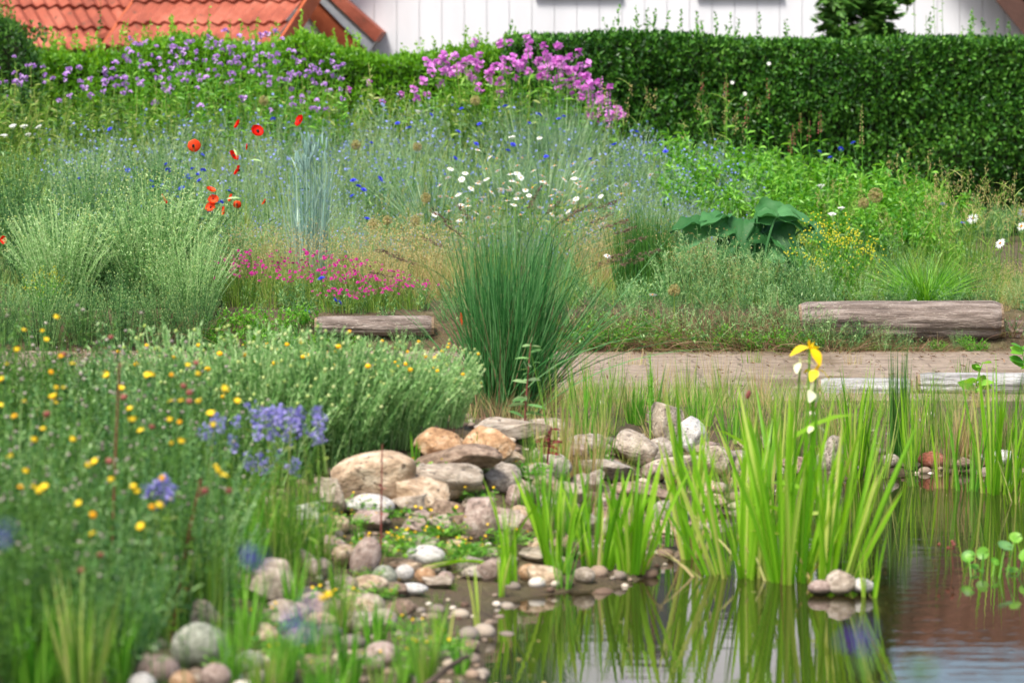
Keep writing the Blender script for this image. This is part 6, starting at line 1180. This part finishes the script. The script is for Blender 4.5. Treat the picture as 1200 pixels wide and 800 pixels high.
# round leaved water plant
b = pick(1150, 690); b[2] = 0; root = thing('water_plant', 'water plant with round green leaves at the right edge of the pond', 'water plant', b)
for px, py, r_, ti in [(q[0], q[1], q[2]*.72, q[3]) for q in [(1135, 652, .032, .9), (1152, 648, .030, 1.2), (1178, 640, .036, .5), (1186, 668, .03, .3), (1195, 676, .045, .35), (1150, 672, .024, .7), (1204, 650, .04, .7), (1215, 668, .04, .3), (1142, 664, .022, .5), (1166, 658, .022, .8), (1190, 630, .03, .8)]]:
    p_ = at(px, py, 12.35+rng.uniform(-.1, .1))-b; n = 16; an = np.linspace(0.15, 6.13, n); an2 = an
    V = [(0, 0, 0)]+[(math.cos(a)*r_*.55, math.sin(a)*r_*.55, r_*.06) for a in an]+[(math.cos(a)*r_*(1+.03*math.sin(a*9)), math.sin(a)*r_, r_*.18) for a in an]
    F4 = [(1+n+i, 2+n+i, 2+i, 1+i) for i in range(n-1)]; F3 = [(0, 1+i, 2+i) for i in range(n-1)]
    mb = MB(); mb.add(V, F3, 0, .7); mb.n = 0; V0 = mb.V.pop(); mb.add(V0, F4, 0, rng.uniform(.3, 1))
    o_ = part('leaf', mb, F['herb'] if rng.uniform() < .5 else F['leafy'], root, p_, (ti, rng.normal(0, .3), rng.uniform(-.5, .5)), 1, True)
    mb = MB(); stems(mb, np.array([[p_[0]*.6, p_[1]*.6, -.1]])-0, np.array([[p_[0]*.8, p_[1]*.8, p_[2]*.5]]), p_[None], .003, .002, 4, 5); part('stalk', mb, F['leafy'], root)
flower('bud_stalk', 'little reddish budded stalk left of the round leaved water plant', 'plant', 1113, 638, 12.4, [mk('buds', lambda mb: ball(mb, rng.normal(0, .014, (7, 3)), .007, 1, 6, 4), F['rust'])], None, F['rust'], .0015, 0, lean=(-.1, 0))

# ================================================================== out of focus sage flowers close to the camera
SG_ = [mk('petals', lambda mb: ribbons(mb, rng.normal(0, .006, (16, 3))+np.stack([0*np.arange(16), 0*np.arange(16), rng.uniform(-.012, .012, 16)], -1), unit(rng.normal(size=(16, 3))*[1, 1, .4]), .016, .009, None, 2, 'spoon'), F['purple'])]
for px, py, Y, lab, s_ in [(354, 730, 3.7, 'blurred purple flower close to the camera at the lower left', .75), (1010, 740, 3.4, 'blurred purple flower close to the camera over the pond', .85), (300, 652, 4.6, 'blurred small purple flower above the large sloping rock', .8), (5, 620, 4.5, 'blurred purple flower at the left edge of the photo', .8), (365, 706, 3.9, 'blurred faint purple flower tip above the lower left one', .5), (735, 815, 3.2, 'blurred purple bud stem at the bottom edge under the pond', .5)]:
    flower('purple_flower', lab, 'flower', px, py, Y, SG_, 'purple flowers close to the camera', F['dark'], .0012, 2, .03, .006, lean=(0, 0), size=s_)
for px, py, Y, lab in [(1012, 778, 3.3, 'blurred green bud stem under the right purple flower'), (1070, 782, 3.3, 'blurred brown green bud stem at the bottom right'), (1086, 786, 3.4, 'blurred brown bud stem right of its neighbour')]:
    flower('budded_plant', lab, 'plant', px, py, Y, [mk('bud', lambda mb: ball(mb, [[0, 0, 0]], .006, 1.8, 7, 5), F['herb'])], 'bud stems close to the camera', F['dark'], .0015, 4, .02, .006, lean=(0, 0), size=.9)
# driftwood stick
p0, p1 = at(490, 802, 9.6), at(548, 768, 10.0); root = thing('stick', 'grey brown stick poking out of the water at the bottom edge', 'stick', p0)
mb = MB(); stems(mb, np.array([[-.1, -.1, -.1]]), ((p1-p0)*.5+[0, 0, .01])[None], (p1-p0)[None], .012, .006, 8, 7); part('wood', mb, F['bark'], root, smooth=True)
# bits floating on the water
mb = MB(); n_ = 420; x = rng.uniform(-.3, 4, n_); y = rng.uniform(9.5, 15.5, n_); s_ = pond_sd(x, y); k_ = (s_ < -.02) & (rng.uniform(0, 1, n_) < np.exp(s_/.5)+.12); x, y = x[k_], y[k_]
kites(mb, np.stack([x, y, np.full(len(x), .003)], -1), hdir(rng.uniform(0, 6.28, len(x))), rng.uniform(.008, .03, len(x)), rng.uniform(.003, .008, len(x)), None, 0, None, .5, 0)
tag(part('floating_debris', mb, F['hay']), 'pale bits of leaf and seed floating on the pond', 'debris', kind='stuff')
